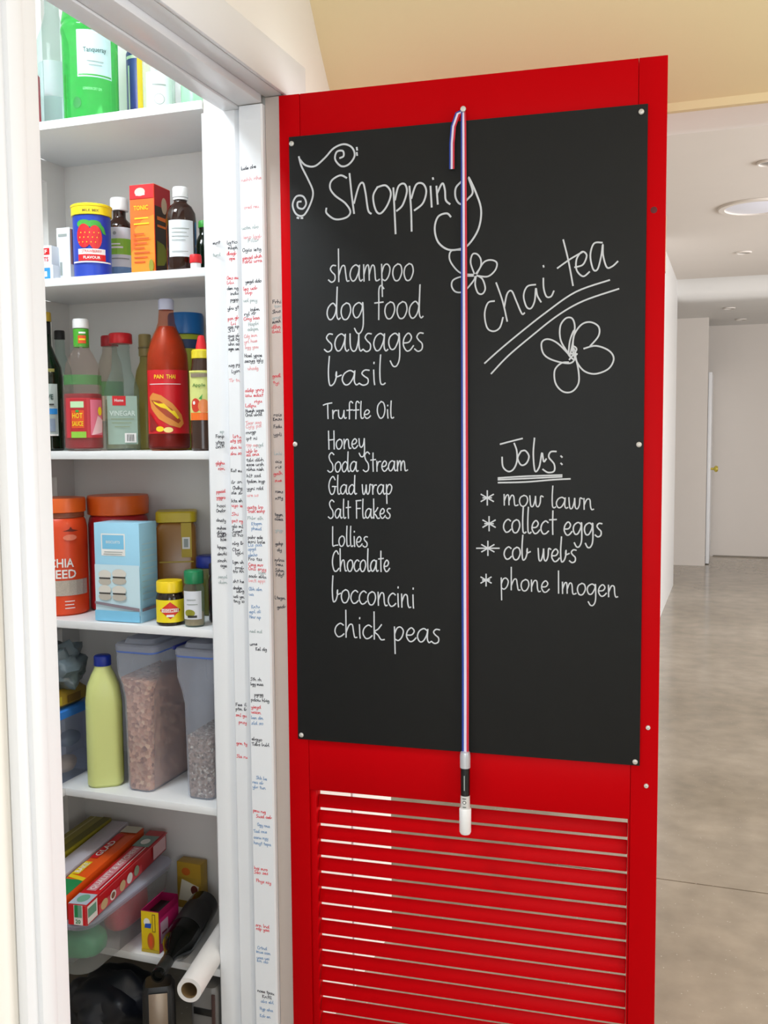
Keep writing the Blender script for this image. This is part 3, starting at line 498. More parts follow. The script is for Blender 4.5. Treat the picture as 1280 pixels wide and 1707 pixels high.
band('ribbon_tail', [(.372, 1.972, -.009), (.364, 1.968, -.014), (.356, 1.945, -.016), (.3525, 1.915, -.013), (.352, 1.868, -.012)], .010, rb)
turned('nail', [(0, -.012), (.0016, -.012), (.0016, .012), (.0055, .0125), (.005, .0145), (0, .0155)], SCREWM, rb, 14, Matrix.Translation((.3742, 0, 1.976)) @ Matrix.Rotation(R(90), 4, 'X'))
pen = thing('marker_pen', 'white and black chalk marker hanging from the ribbon over the red louvres', 'pen', (HX+.3772*math.cos(TH)+.019*math.sin(TH), HY+.3772*math.sin(TH)-.019*math.cos(TH), .579), TH)
turned('cap', [(0, 0), (.0095, 0), (.0115, .004), (.0118, .05), (.0108, .052), (0, .052)], WP, pen, 28)
turned('nozzle', [(.0095, .052), (.0092, .078), (.0, .078)], mat('pen_grey_white', 'D5D5D2', .4), pen, 28)
turned('barrel', [(.0090, .078), (.0092, .134), (.0, .134)], mat('pen_black', '101012', .35), pen, 28)
turned('collar', [(.0102, .134), (.0104, .158), (.009, .165), (0, .165)], mat('pen_silver', 'C9CCD2', .3, metal=.3), pen, 28)
mpn = m_cyl(.0094)
prints(pen, mpn, [('e', 0, .066, .0035, .0035, BLKP), ('e', 0, .066, .0022, .0022, WPR), ('r', -.003, .056, .003, .0575, BLKP), ('r', -.0035, .073, .0035, .0745, BLKP)])
prints(pen, m_cyl(.0093), [('r', -.001, .09, .001, .12, GREYP)])
# ------------------------------------------------------------------ pantry shelves
SH = {1: 2.06, 2: 1.72, 3: 1.336, 4: .951, 5: .557, 6: .19}
SL = {1: 'topmost pantry shelf holding green and clear bottles', 2: 'white pantry shelf holding medicine bottles and cartons', 3: 'white pantry shelf holding sauce bottles',
      4: 'white pantry shelf holding seed tubs and a pale blue box', 5: 'white pantry shelf holding cereal containers', 6: 'lowest pantry shelf holding the tub and the wine bottle'}
for k, z in SH.items():
    s = thing('shelf', SL[k], 'shelf', (0, 0, z), 0, 'pantry shelves')
    box('board', (-1.5995 if k != 5 else -1.599, -1.051, 1.856, 2.1295, -.018, 0), SHELFW, s, .0012)
    if k == 5: box('return_board', (-1.678, -1.447, 1.25, 1.8555, -.018, 0), SHELFW, s, .0012)
def face(x, y): return math.atan2(-x, y)
def place(name, label, cat, x, y, z, rz=None, group=None):
    return thing(name, label, cat, (x, y, z), face(x, y) if rz is None else R(rz), group)
def wrap(parent, r, z0, z1, a0, a1, m, name='label', lift=.0004):
    bm = bmesh.new(); n = max(4, int((a1-a0)/8)); mp = m_cyl(r)
    lo = [[bm.verts.new(mp(R(a0+(a1-a0)*i/n)*r, z, lift)) for i in range(n+1)] for z in (z0, z1)]
    hi = [[bm.verts.new(mp(R(a0+(a1-a0)*i/n)*r, z, 0.0001)) for i in range(n+1)] for z in (z0, z1)]
    for i in range(n):
        bm.faces.new((lo[0][i], lo[0][i+1], lo[1][i+1], lo[1][i]))
        bm.faces.new((lo[1][i], lo[1][i+1], hi[1][i+1], hi[1][i])); bm.faces.new((hi[0][i], hi[0][i+1], lo[0][i+1], lo[0][i]))
    return link(name, bm, m, parent, 35)
def ribbed_cap(parent, r, z0, z1, m, n=36, name='cap'):
    bm = bmesh.new(); rings = []
    for z, k in ((z0, 1), (z0+.001, 1.02), (z1-.0025, 1.0), (z1, .9)):
        rings.append([bm.verts.new((r*k*(1-.018*(i % 2))*math.cos(2*PI*i/n), r*k*(1-.018*(i % 2))*math.sin(2*PI*i/n), z)) for i in range(n)])
    for a, b in zip(rings, rings[1:]):
        for i in range(n): bm.faces.new((a[i], a[(i+1) % n], b[(i+1) % n], b[i]))
    bm.faces.new(rings[0][::-1]); bm.faces.new(rings[-1])
    return link(name, bm, m, parent, 60)
def sc(prof, kr, kz): return [(r*kr, z*kz) for r, z in prof]
def glass_mat(n, c, clear=.6, rough=.08): return mat(n, c, rough, clear=clear)

# ===== topmost shelf
z = SH[1]
t = place('bottle', 'clear glass spirit bottle at the left end of the topmost shelf', 'bottle', -1.512, 1.985, z)
turned('body', [(0, .004), (.030, 0), (.036, .006), (.037, .20), (.035, .225), (.022, .262), (.0165, .285), (.0155, .33), (.017, .332), (.017, .345), (0, .345)], CLEARG, t)
turned('spirit', [(0, .006), (.0335, .006), (.0335, .17), (0, .17)], glass_mat('clear_spirit', 'DCE6EA', .8), t)
ribbed_cap(t, .0175, .346, .375, WP); wrap(t, .037, .09, .17, -35, 60, mat('clear_label', 'DDE3E6', .4, clear=.3))
t = place('carton', 'small red and white carton in front of the clear spirit bottle', 'box', -1.512, 1.893, z, 20)
c = box('carton_body', (-.024, .024, -.012, .012, 0, .118), mat('red_carton', 'CF3550', .5), t, .001)
prints(c, m_front(-.012), [('r', -.018, .01, .017, .055, WPR), ('r', -.012, .03, .012, .034, REDP), ('r', -.012, .02, .012, .023, GREYP), ('r', -.018, .075, .018, .079, WPR), ('r', -.018, .09, .018, .093, WPR)])
GIN = mat('green_gin_glass', '0CA838', .07, clear=.1)
t = place('gin_bottle', 'large bright green gin bottle with a pale label on the topmost shelf', 'bottle', -1.38, 1.943, z, 30)
turned('body', [(0, .006), (.05, 0), (.058, .004), (.060, .012), (.0605, .200), (.0625, .203), (.0625, .212), (.0605, .215), (.0590, .222), (.0610, .226), (.057, .250), (.042, .285), (.028, .305), (.0185, .318), (.0175, .36), (.019, .362), (.019, .372), (0, .372)], GIN, t, 48)
ribbed_cap(t, .0195, .3725, .40, mat('silver_cap', 'B9BDBF', .3, metal=.7))
lb = wrap(t, .0606, .095, .195, -22, 52, mat('pale_green_label', 'BFDDE0', .5))
prints(lb, m_cyl(.0608, 15), [('r', -.037, .189, .037, .191, WPR), ('r', -.037, .098, .037, .101, GREENP), ('t', 'Tanqueray', 0, .152, .014, mat('dark_green_ink', '1E4B45', .5), .050, 4), ('r', -.018, .128, .018, .1295, GREYP), ('r', -.014, .120, .014, .1215, GREYP)])
prints(lb, m_cyl(.0606, 8), [('t', 'LONDON DRY GIN', 0, .070, .006, mat('light_green_ink', '9BE9A9', .5), .04), ('e', -.035, .04, .010, .012, mat('dark_green_seal', '0B7A2B', .4))], 'emboss')
t = place('cordial_tin', 'yellow and blue cylindrical tin behind the green gin bottle', 'tin', -1.322, 2.052, z)
turned('body', [(0, 0), (.031, 0), (.031, .19), (.028, .198), (.024, .2), (0, .2)], mat('purple_blue_tin', '4A4FA8', .35), t)
lb = wrap(t, .0311, .012, .175, -12, 75, mat('yellow_label', 'F0CF1B', .45)); wrap(t, .0311, .175, .182, -70, 75, WPR, 'band'); wrap(t, .0314, .012, .16, -58, -48, WPR, 'band')
prints(lb, m_cyl(.0313, 30), [('r', -.012, .02, .016, .04, ORP), ('r', .006, .06, .010, .16, mat('brown_print', '7A5A1C', .5))])
t = place('bottle', 'clear cylindrical bottle with a faint white label, right of the yellow tin', 'bottle', -1.246, 2.01, z)
turned('body', [(0, .003), (.033, 0), (.036, .004), (.036, .15), (.030, .17), (.018, .185), (.016, .2), (0, .2)], mat('milky_clear_plastic', 'E6EFEE', .2, clear=.35), t)
ribbed_cap(t, .0175, .2005, .225, WP); lb = wrap(t, .0361, .03, .12, -50, 50, mat('faint_label', 'DDE7E6', .5))
prints(lb, m_cyl(.0363), [('e', 0, .06, .012, .012, GREYP), ('e', 0, .06, .0105, .0105, mat('faint_label', 'DDE7E6')), ('r', -.015, .09, .015, .093, GREYP)])
t = place('bottle', 'pale green translucent bottle at the right end of the topmost shelf', 'bottle', -1.158, 2.03, z)
turned('body', [(0, .003), (.033, 0), (.037, .004), (.038, .13), (.030, .16), (.016, .18), (.015, .2), (0, .2)], mat('pale_green_plastic', 'B9EBCB', .2, clear=.3), t)
ribbed_cap(t, .0165, .2005, .22, WP)

# ===== medicine shelf
z = SH[2]
t = place('carton', 'low white carton with a blue label, lower of two on the medicine shelf', 'box', -1.522, 1.935, z, 6)
c = box('carton_body', (-.045, .045, -.03, .03, 0, .041), mat('white_card', 'E6EAEE', .5), t, .0008)
prints(c, m_front(-.03), [('r', -.002, .006, .038, .034, mat('sky_blue_print', '2E8FDB', .5)), ('r', .006, .014, .030, .026, WPR), ('p', [(.014, .016), (.022, .016), (.018, .025)], mat('sky_blue_print', '2E8FDB'))])
t = place('carton', 'low white carton with red lettering, upper of two on the medicine shelf', 'box', -1.524, 1.937, z+.0415, 4)
c = box('carton_body', (-.045, .045, -.03, .03, 0, .043), mat('white_card', 'E6EAEE', .5), t, .0008)
prints(c, m_front(-.03), [('r', -.012, .022, .040, .037, REDP), ('t', 'RELIEF', .014, .0295, .008, WPR, .04), ('t', 'TABLETS', .014, .012, .010, REDP, .046)])
t = place('carton', 'upright white carton with a blue and red side, left of the strawberry tin', 'box', -1.466, 1.967, z, 0)
c = box('carton_body', (-.018, .018, -.028, .028, 0, .128), mat('white_card', 'E6EAEE', .5), t, .0008)
prints(c, m_right(.018), [('r', -.026, .045, .026, .125, BLUEP), ('r', -.026, .045, -.020, .125, mat('salmon_print', 'C98A80')), ('r', -.012, .015, .02, .035, GREYP)])
prints(c, m_front(-.028), [('r', -.010, .02, -.004, .05, GREYP), ('r', -.013, .108, .011, .114, GREYP)])
t = place('tin', 'blue tin with a yellow lid and a picture of strawberries', 'tin', -1.361, 1.903, z, 33)
turned('body', [(0, 0), (.0405, 0), (.0415, .002), (.041, .004), (.041, .134), (0, .134)], mat('royal_blue_tin', '1B3FB0', .35), t)
turned('lid', [(.0415, .1345), (.0440, .135), (.0440, .152), (.0452, .153), (.0452, .157), (.042, .159), (.039, .156), (0, .156)], mat('yellow_lid', 'EFD91E', .35), t)
mp = m_cyl(.0411)
prints(t, mp, [('e', -.016, .114, .017, .009, GREENP), ('e', .006, .114, .016, .008, GREENP), ('p', [(.004, .122), (.014, .120), (.028, .108), (.034, .092), (.026, .094), (.018, .106)], GREENP),
               ('e', -.016, .088, .017, .026, REDP), ('e', .008, .085, .015, .026, mat('strawberry_red', 'D42A2E', .4)), ('r', -.03, .048, .03, .060, WPR), ('r', -.03, .034, .03, .048, REDP), ('t', 'STRAWBERRY', 0, .0545, .006, REDP, .042), ('t', 'FLAVOUR', 0, .041, .006, WPR, .035), ('r', -.045, .030, .045, .033, WPR)]
       + [('e', -.026+.0085*(i % 5)+.003*(i//5), .074+.010*(i//5), .0009, .0014, YELP) for i in range(15)])
prints(t, m_cyl(.0441), [('t', 'MILK MIX', 0, .1425, .006, mat('brown_print', '7A5A1C', .5), .036)])
AMB = mat('brown_medicine_glass', '2A1208', .08)
t = place('medicine_bottle', 'brown medicine bottle with white cap and green and white label, between tin and orange carton', 'bottle', -1.356, 2.003, z)
turned('body', [(0, .003), (.027, 0), (.029, .004), (.029, .128), (.026, .14), (.016, .15), (.0145, .155), (.0145, .168), (0, .168)], AMB, t)
ribbed_cap(t, .0205, .1685, .198, WP)
lb = wrap(t, .0291, .022, .128, -62, 62, mat('white_label', 'DCE2E6', .5))
prints(lb, m_cyl(.0294), [('r', -.030, .066, .030, .102, mat('lime_green_print', '8CC63F', .5)), ('r', -.030, .022, .030, .038, mat('steel_blue_print', '6C93BE', .5)), ('r', -.022, .080, .006, .084, WPR), ('r', -.022, .088, .0, .091, WPR), ('e', -.012, .114, .004, .004, GREYP), ('r', -.02, .055, .02, .058, GREYP)])
t = place('tonic_carton', 'tall orange-red carton with a dark side, between the brown bottles', 'box', -1.231, 1.937, z, 1.5)
c = box('carton_body', (-.0305, .0305, -.034, .034, 0, .196), mat('orange_red_card', 'E2421B', .45), t, .0008)
prints(c, m_front(-.034), [('r', -.0295, .002, .0295, .164, mat('orange_card', 'EC6A1C', .45)), ('p', [(-.0295, .05), (-.012, .07), (-.02, .1), (.0, .12), (.0295, .13), (.0295, .002), (-.0295, .002)], mat('amber_orange_card', 'F58A22', .45)), ('r', -.0295, .166, .0295, .195, REDP),
        ('e', -.004, .180, .013, .009, mat('pale_pink_print', 'F2C9B9', .5)), ('r', -.014, .1725, .008, .176, WPR), ('t', 'TONIC', -.002, .146, .010, YELP, .036), ('r', -.018, .122, .016, .125, YELP), ('r', -.02, .110, .018, .113, YELP)] + [('r', -.021, .028+.010*i, .012+.006*(i % 3)-.006, .031+.010*i, mat('dark_orange_print', 'C4501A')) for i in range(7)] + [('e', .022, .020, .006, .014, mat('olive_print', '8B8A24'))])
prints(c, m_right(.0305), [('r', -.033, .002, .033, .150, mat('dark_brown_print', '3B2417', .5)), ('r', -.033, .150, .033, .194, mat('deep_red_print', 'B01E26', .5)), ('e', .006, .155, .012, .018, mat('beige_print', 'C9A98B')), ('p', [(-.03, .02), (.0, .025), (.02, .05), (.0, .07), (-.028, .075)], mat('olive_print', '8B8A24')), ('r', -.026, .12, .02, .128, ORP), ('r', -.026, .105, .01, .11, ORP)])
t = place('medicine_bottle', 'dark brown medicine bottle with white cap and plain white label, right of the orange carton', 'bottle', -1.135, 1.905, z, 28)
turned('body', [(0, .003), (.030, 0), (.0325, .004), (.0325, .110), (.031, .126), (.024, .140), (.015, .147), (.0135, .150), (.0135, .153), (0, .153)], AMB, t)
turned('neck_ring', [(.0136, .1535), (.0155, .154), (.0155, .158), (.013, .1585), (0, .1585)], WP, t)
ribbed_cap(t, .0165, .159, .181, WP)
lb = wrap(t, .0326, .030, .107, -48, 52, mat('white_label', 'DCE2E6', .5))
prints(lb, m_cyl(.0329, 2), [('r', -.02, .088, .018, .090, GREYP), ('r', -.02, .080, .012, .0815, GREYP), ('r', -.02, .072, .016, .0735, GREYP), ('r', -.02, .064, .009, .0655, GREYP), ('r', -.02, .040, .014, .0415, GREYP)])
t = place('ointment_jar', 'tiny red-lidded jar at the foot of the dark brown bottle', 'jar', -1.082, 1.872, z)
turned('body', [(0, 0), (.0105, 0), (.011, .003), (.011, .012), (0, .012)], WP, t, 24); ribbed_cap(t, .0125, .0125, .030, REDP, 24, 'lid')
t = place('bottle', 'small dark green bottle behind the dark brown medicine bottle', 'bottle', -1.150, 2.03, z)
turned('body', [(0, 0), (.022, 0), (.023, .003), (.023, .08), (.014, .1), (.011, .105), (.011, .12), (0, .12)], mat('dark_green_glass', '0C1C10', .1), t, 28); ribbed_cap(t, .0125, .1205, .136, GREENP, 28)
t = place('carton', 'narrow light blue carton at the right end of the medicine shelf', 'box', -1.088, 2.0, z, 0)
c = box('carton_body', (-.032, .032, -.012, .012, 0, .125), mat('light_blue_card', '5BB2E6', .5), t, .0008)
prints(c, m_front(-.012), [('r', -.031, .03, -.02, .09, WPR), ('r', -.01, .06, .02, .066, WPR)])

# ===== sauce shelf
z = SH[3]
t = place('olive_oil_bottle', 'dark olive oil bottle with a yellow cap at the left of the sauce shelf', 'bottle', -1.522, 1.935, z)
turned('body', [(0, .004), (.032, 0), (.036, .005), (.0365, .17), (.034, .195), (.020, .228), (.0135, .245), (.0125, .298), (.0135, .30), (0, .30)], mat('dark_green_glass', '0C1C10', .1), t)
ribbed_cap(t, .0148, .3005, .322, mat('mustard_cap', 'C9A63A', .4)); wrap(t, .0126, .262, .297, -180, 180, mat('black_foil', '1B1D1B', .35), 'neck_sleeve')
lb = wrap(t, .0366, .035, .155, -50, 38, mat('pale_grey_label', 'B4C2BE', .5))
prints(lb, m_cyl(.0369), [('r', -.03, .085, .022, .098, mat('sky_blue_print', '2E8FDB')), ('r', -.02, .045, .016, .075, mat('blue_grey_print', '8FA0B4')), ('r', -.03, .035, .022, .039, WPR), ('t', 'OLIVE', -.004, .125, .012, mat('dark_green_ink', '1E4B45'), .034), ('r', -.02, .106, .014, .109, BLKP)])
wrap(t, .0352, .183, .19, -50, 30, mat('gold_print', '8D8A4A'), 'shoulder_band')
t = place('bottle', 'clear empty bottle with a black cap, behind the olive oil bottle', 'bottle', -1.566, 2.045, z)
turned('body', [(0, .004), (.026, 0), (.029, .005), (.029, .16), (.025, .2), (.012, .235), (.011, .27), (0, .27)], CLEARG, t); ribbed_cap(t, .0125, .2705, .292, BLACK)
# tomato sauce bottle
t = place('tomato_sauce_bottle', 'clear sauce bottle with white cap, green neck band and pink-red sauce', 'bottle', -1.413, 1.922, z, 40)
SG = mat('sauce_bottle_glass', 'A0948E', .08, clear=.84)
turned('body', [(0, .004), (.036, 0), (.043, .006), (.0435, .10), (.0435, .128), (.0405, .165), (.036, .198), (.0265, .218), (.0185, .232), (.0165, .245), (.0160, .278), (0, .278)], SG, t, 44)
turned('sauce', [(0, .006), (.036, .005), (.0415, .008), (.0418, .124), (.040, .130), (0, .130)], mat('tomato_sauce', '8E1826', .5, noise=.15), t, 44)
ribbed_cap(t, .0178, .2785, .300, WP)
nb = wrap(t, .0168, .236, .277, -170, 170, mat('bright_green_label', '4CA92F', .5), 'neck_label')
prints(nb, m_cyl(.0173), [('r', -.008, .244, .010, .262, mat('orange_red_print', 'E0521F')), ('r', -.006, .266, .009, .270, WPR), ('r', -.006, .251, .008, .255, YELP)])
wrap(t, .0407, .150, .172, -80, 85, mat('leaf_green_print', '59A45C', .5, clear=.25), 'shoulder_label', .0012)
lb = wrap(t, .0436, .030, .120, -62, 66, mat('pink_red_label', 'C4323C', .5))
prints(lb, m_cyl(.0439), [('r', -.034, .030, .004, .118, mat('deep_red_label', 'B9202A', .5)), ('r', -.032, .030, .002, .044, mat('lime_green_print', '8CC63F')), ('r', -.032, .098, -.002, .112, mat('pale_green_print', 'BFE3B4')), ('r', -.030, .052, -.002, .092, mat('orange_red_print', 'E0521F')), ('r', .012, .036, .044, .116, mat('rose_print', 'E0738A')), ('p', [(.014, .036), (.044, .042), (.046, .07), (.03, .08)], mat('pale_rose_print', 'EDC0C4')),
        ('t', 'HOT', -.016, .080, .012, YELP, .022), ('t', 'SAUCE', -.016, .062, .011, YELP, .024), ('e', -.016, .090, .004, .003, GREENP), ('e', .036, .09, .006, .010, YELP)])
# vinegar
t = place('vinegar_bottle', 'square clear vinegar bottle with red cap and grey-green label', 'bottle', -1.357, 1.994, z, 34)
lofted('body', [(0, .036, .022, .008), (.004, .0395, .0255, .009), (.140, .0395, .0255, .009), (.160, .033, .023, .012), (.185, .023, .019, .016), (.236, .0195, .0185, .018), (.240, .021, .020, .018), (.247, .019, .018, .018)], CLEARG, t)
lofted('vinegar', [(.005, .037, .023, .008), (.118, .037, .023, .008)], mat('pale_vinegar', 'DAD3B0', .1, clear=.65), t)
ribbed_cap(t, .0265, .248, .272, mat('bright_red_cap', 'D8202A', .35), 44)
lb = box('label', (-.0335, .0335, -.0262, -.0257, .014, .126), mat('sage_green_label', '9DB5A6', .5), t)
prints(lb, m_front(-.0262), [('r', -.022, .104, .008, .126, REDP), ('t', 'Home', -.007, .116, .007, WPR, .020), ('t', 'VINEGAR', 0, .086, .012, mat('pale_sage_print', 'D5E3DA', .5), .058), ('r', -.026, .072, .026, .0735, mat('olive_grey_print', '8E9A6E')), ('r', -.024, .063, .02, .0645, mat('olive_grey_print', '8E9A6E')), ('r', -.018, .054, .016, .0555, mat('olive_grey_print', '8E9A6E')), ('r', .004, .018, .030, .040, WPR)]
       + [('r', .009+.0035*i, .021, .0105+.0035*i, .037, BLKP) for i in range(5)])
t = place('cork_topped_bottle', 'slender bottle of yellow-green oil with a tan cap, behind the vinegar', 'bottle', -1.352, 2.088, z)
turned('body', [(0, .003), (.026, 0), (.029, .004), (.029, .15), (.022, .19), (.0135, .21), (.0125, .225), (0, .225)], mat('yellow_oil_glass', '8F8438', .1, clear=.3), t)
ribbed_cap(t, .0150, .2255, .278, mat('tan_foil_cap', 'A3905A', .4)); turned('cap_ring', [(.0155, .243), (.0162, .2435), (.0162, .247), (.0155, .2475)], mat('tan_dark_foil', '7D6E45', .4), t, 30)
t = place('bottle', 'bottle with a red cap and green and white label, half hidden behind the vinegar', 'bottle', -1.437, 2.066, z)
turned('body', [(0, .003), (.028, 0), (.031, .004), (.031, .17), (.027, .21), (.018, .235), (.017, .25), (0, .25)], mat('pale_cloudy_glass', 'B5ADA2', .15, clear=.6), t)
ribbed_cap(t, .0205, .2505, .276, mat('dull_red_cap', 'B41D27', .4)); lb = wrap(t, .0311, .13, .165, -60, 70, mat('leaf_green_print', '59A45C')); wrap(t, .0311, .07, .13, -60, 70, mat('peach_label', 'D9BFA8', .5), 'lower_label')
# chilli sauce
t = place('chilli_sauce_bottle', 'tall bottle of orange-red chilli sauce with pale cap and red hot-dog label', 'bottle', -1.202, 1.945, z, 30)
turned('body', [(0, .005), (.038, 0), (.0455, .007), (.0460, .05), (.0460, .190), (.0445, .215), (.036, .245), (.0235, .270), (.0185, .285), (.0160, .312), (0, .312)], mat('chilli_bottle_glass', 'B4683C', .07, clear=.82), t, 48)
turned('sauce', [(0, .006), (.037, .006), (.0440, .010), (.0443, .188), (.043, .213), (.0348, .242), (.0222, .268), (.0178, .276), (0, .276)], mat('chilli_sauce', '9E2F0A', .4, noise=.25, nscale=60), t, 48)
turned('cap', [(.0168, .3125), (.0172, .316), (.0172, .333), (.015, .3365), (0, .337)], mat('pale_lilac_cap', 'C9CCE3', .35), t)
turned('dark_base', [(0, .0005), (.0446, .005), (.0463, .008), (.0463, .036), (.0461, .037)], mat('dark_sauce_base', '5A1713', .35, clear=.2), t, 48)
lb = wrap(t, .0462, .038, .178, -70, 70, mat('hot_red_label', 'D01420', .4))
prints(lb, m_cyl(.0465), [('t', 'PAN', -.019, .163, .009, YELP, .022), ('t', 'THAI', .008, .163, .009, YELP, .020), ('r', -.044, .146, .030, .1475, WPR),
        ('p', [(-.046, .118), (-.034, .128), (-.014, .122), (.010, .104), (.030, .080), (.036, .060), (.026, .050), (.004, .056), (-.020, .070), (-.040, .094)], mat('bun_print', 'D98A3A', .5)), ('p', [(-.040, .112), (-.018, .110), (.008, .092), (.028, .066), (.022, .060), (-.004, .076), (-.026, .096)], mat('sausage_print', 'A8421E', .5)),
        ('p', [(-.034, .110), (-.020, .104), (-.008, .104), (.008, .088), (.014, .088), (.024, .072), (.020, .070), (.008, .082), (-.004, .092), (-.016, .096), (-.030, .104)], YELP), ('p', [(-.046, .086), (-.030, .066), (-.018, .050), (-.046, .042)], mat('dark_red_print', '8E1414')),
        ('e', -.018, .048, .009, .006, YELP), ('e', .0, .046, .010, .006, mat('pale_yellow_print', 'F2DC8A'))])
t = place('jar', 'yellow-green jar with a large blue lid, behind the chilli sauce', 'jar', -1.222, 2.062, z)
turned('body', [(0, .003), (.037, 0), (.04, .004), (.04, .255), (.036, .268), (0, .268)], mat('lime_yellow_jar', 'A9B82E', .35), t)
turned('lid', [(.038, .2685), (.0415, .270), (.0415, .312), (.039, .318), (0, .319)], mat('mid_blue_lid', '1C6DB5', .35), t)
wrap(t, .0402, .235, .256, -70, 70, mat('dark_blue_print', '24406E'), 'band')
t = place('sauce_bottle', 'dark sauce bottle with pointed red tip and yellow collar, beside the jamb', 'bottle', -1.092, 1.905, z, 22)
turned('body', [(0, .004), (.022, 0), (.026, .005), (.0265, .150), (.0245, .170), (.0215, .185), (.0205, .198), (0, .198)], mat('dark_sauce_bottle', '3A2418', .2), t)
turned('collar', [(.0205, .1985), (.0218, .199), (.0218, .215), (.019, .218), (0, .218)], mat('yellow_collar', 'E3CF2B', .35), t)
turned('tip', [(.0125, .2185), (.012, .224), (.0085, .240), (.0065, .248), (0, .250)], mat('bright_red_cap', 'D8202A', .35), t, 28)
lb = wrap(t, .0267, .066, .172, -70, 60, mat('yellow_green_label', 'D6DC86', .45))
prints(lb, m_cyl(.027), [('r', -.028, .066, .024, .082, ORP), ('e', -.012, .098, .011, .015, mat('apple_red', 'D23A22', .4)), ('e', .006, .096, .012, .015, mat('peach_print', 'E8884A', .4)), ('e', -.015, .103, .003, .004, WPR), ('p', [(-.004, .112), (.004, .122), (.002, .110)], GREENP), ('t', 'Apple', -.004, .140, .009, mat('green_ink', '4C7A30'), .028), ('r', -.022, .158, .018, .166, mat('brown_grey_print', '8A7B68')), ('r', -.028, .169, .024, .172, mat('lemon_print', 'E9E77A'))])

# ===== seeds and spreads shelf
z = SH[4]
SEEDO = mat('orange_lid_plastic', 'E8631C', .35)
t = place('chia_seed_tub', 'orange tub with orange lid reading CHIA SEED at the left of its shelf', 'tub', -1.505, 1.944, z, 35)
turned('body', [(0, .003), (.056, 0), (.061, .005), (.0615, .205), (.058, .222), (.054, .228), (0, .228)], mat('orange_red_tub', 'E2481C', .35), t, 48)
turned('neck', [(.054, .2285), (.0555, .229), (.0555, .240), (0, .240)], mat('brown_neck', '8A4A30', .4), t, 48)
lid = turned('lid', [(.056, .2405), (.0595, .242), (.0600, .268), (.0580, .2745), (0, .2755)], SEEDO, t, 48)
mp = m_cyl(.0618)
prints(t, mp, [('r', -.070, .048, .072, .084, mat('seed_grey_print', 'B9AC9E', .6, noise=.25, nscale=300)), ('t', 'CHIA', .003, .125, .021, WPR, .056), ('t', 'SEED', .006, .099, .021, WPR, .060), ('p', [(.008, .199), (.022, .203), (.026, .209), (.030, .203), (.046, .199), (.030, .1975)], mat('dark_maroon_print', '6A2418')), ('e', .024, .184, .016, .007, mat('salmon_light_print', 'F0866A')), ('t', '+', -.018, .160, .010, WPR), ('r', .008, .034, .030, .036, WPR), ('r', .008, .026, .028, .028, WPR), ('r', .008, .018, .030, .020, WPR)])
t = place('large_tub', 'red tub with a wide orange lid behind the pale blue box', 'tub', -1.412, 2.045, z)
turned('body', [(0, .003), (.066, 0), (.071, .005), (.0715, .205), (.068, .222), (.064, .228), (0, .228)], mat('crimson_tub', 'B8262E', .35), t, 48)
turned('lid', [(.066, .2285), (.0725, .231), (.0735, .268), (.071, .2755), (0, .277)], SEEDO, t, 48)
prints(t, m_cyl(.0716, -30), [('r', -.012, .10, .008, .112, mat('pale_pink_print', 'F2C9B9'))])
t = place('biscuit_box', 'pale blue carton with a picture of pale sandwich biscuits', 'box', -1.303, 1.913, z, 1)
c = box('carton_body', (-.0585, .0585, -.0365, .0365, 0, .224), mat('pale_blue_card', '9FD3EC', .45), t, .0008)
mcr = mat('macaron_print', 'DAD5CB', .5); mcr2 = mat('macaron_shadow_print', 'BDB6AA', .5); mdk = mat('macaron_filling_print', '3B3733', .5)
items = [('r', -.040, .150, .022, .200, WPR), ('r', -.037, .165, .019, .197, mat('sky_panel_print', '7FC4E6', .5)), ('t', 'BISCUITS', -.009, .181, .006, WPR, .036), ('r', -.032, .158, .016, .1595, GREYP), ('r', -.034, .153, .014, .1545, GREYP), ('r', -.058, .016, .058, .130, mat('pale_blue_fade_print', 'C9E3EC', .5))]
for cx, cz, w_ in ((-.032, .100, .0165), (.006, .103, .0185), (-.032, .066, .0165), (.006, .066, .0185)):
    items += [('e', cx, cz+.007, w_, .0105, mcr), ('e', cx, cz-.009, w_, .0085, mcr2), ('r', cx-w_*.9, cz-.003, cx+w_*.9, cz+.0005, mdk)]
items += [('p', [(-.058, .046), (-.058, .040), (.058, .027), (.058, .034)], mat('mauve_brown_print', '8A7C86')), ('r', -.058, .002, .058, .026, mat('sky_panel_print', '7FC4E6'))]
prints(c, m_front(-.0365), items)
prints(c, m_right(.0585), [('r', -.03, .05+.014*i, .03, .052+.014*i, mat('pale_grey_blue_print', 'B4D3DE')) for i in range(10)] + [('r', -.036, .026, .036, .033, mat('mauve_brown_print', '8A7C86'))])
t = place('mustard_jar', 'square amber jar with a yellow lid and side label, behind the pale blue box', 'jar', -1.262, 2.066, z, 28)
lofted('body', [(0, .042, .038, .012), (.005, .046, .042, .014), (.200, .046, .042, .014), (.212, .040, .036, .014)], mat('amber_jar', '9A6A2C', .25, noise=.15, nscale=20), t)
lofted('lid', [(.2125, .044, .040, .014), (.214, .0475, .0435, .015), (.236, .0475, .0435, .015), (.239, .045, .041, .014)], mat('mustard_yellow_lid', 'CDB41E', .4), t)
prints(t, m_front(-.042), [('r', .012, .13, .036, .212, mat('mustard_label', 'BFA428')), ('r', .014, .150, .032, .178, WPR), ('r', .018, .154, .028, .174, GREYP), ('r', -.04, .118, .04, .121, mat('mustard_label', 'BFA428'))])
t = place('spread_jar', 'small dark jar with yellow lid and yellow label with a red diamond', 'jar', -1.178, 1.892, z, 32)
turned('body', [(0, .003), (.027, 0), (.0305, .004), (.0305, .060), (.0285, .068), (.0265, .072), (0, .072)], mat('dark_spread_glass', '20140C', .1), t)
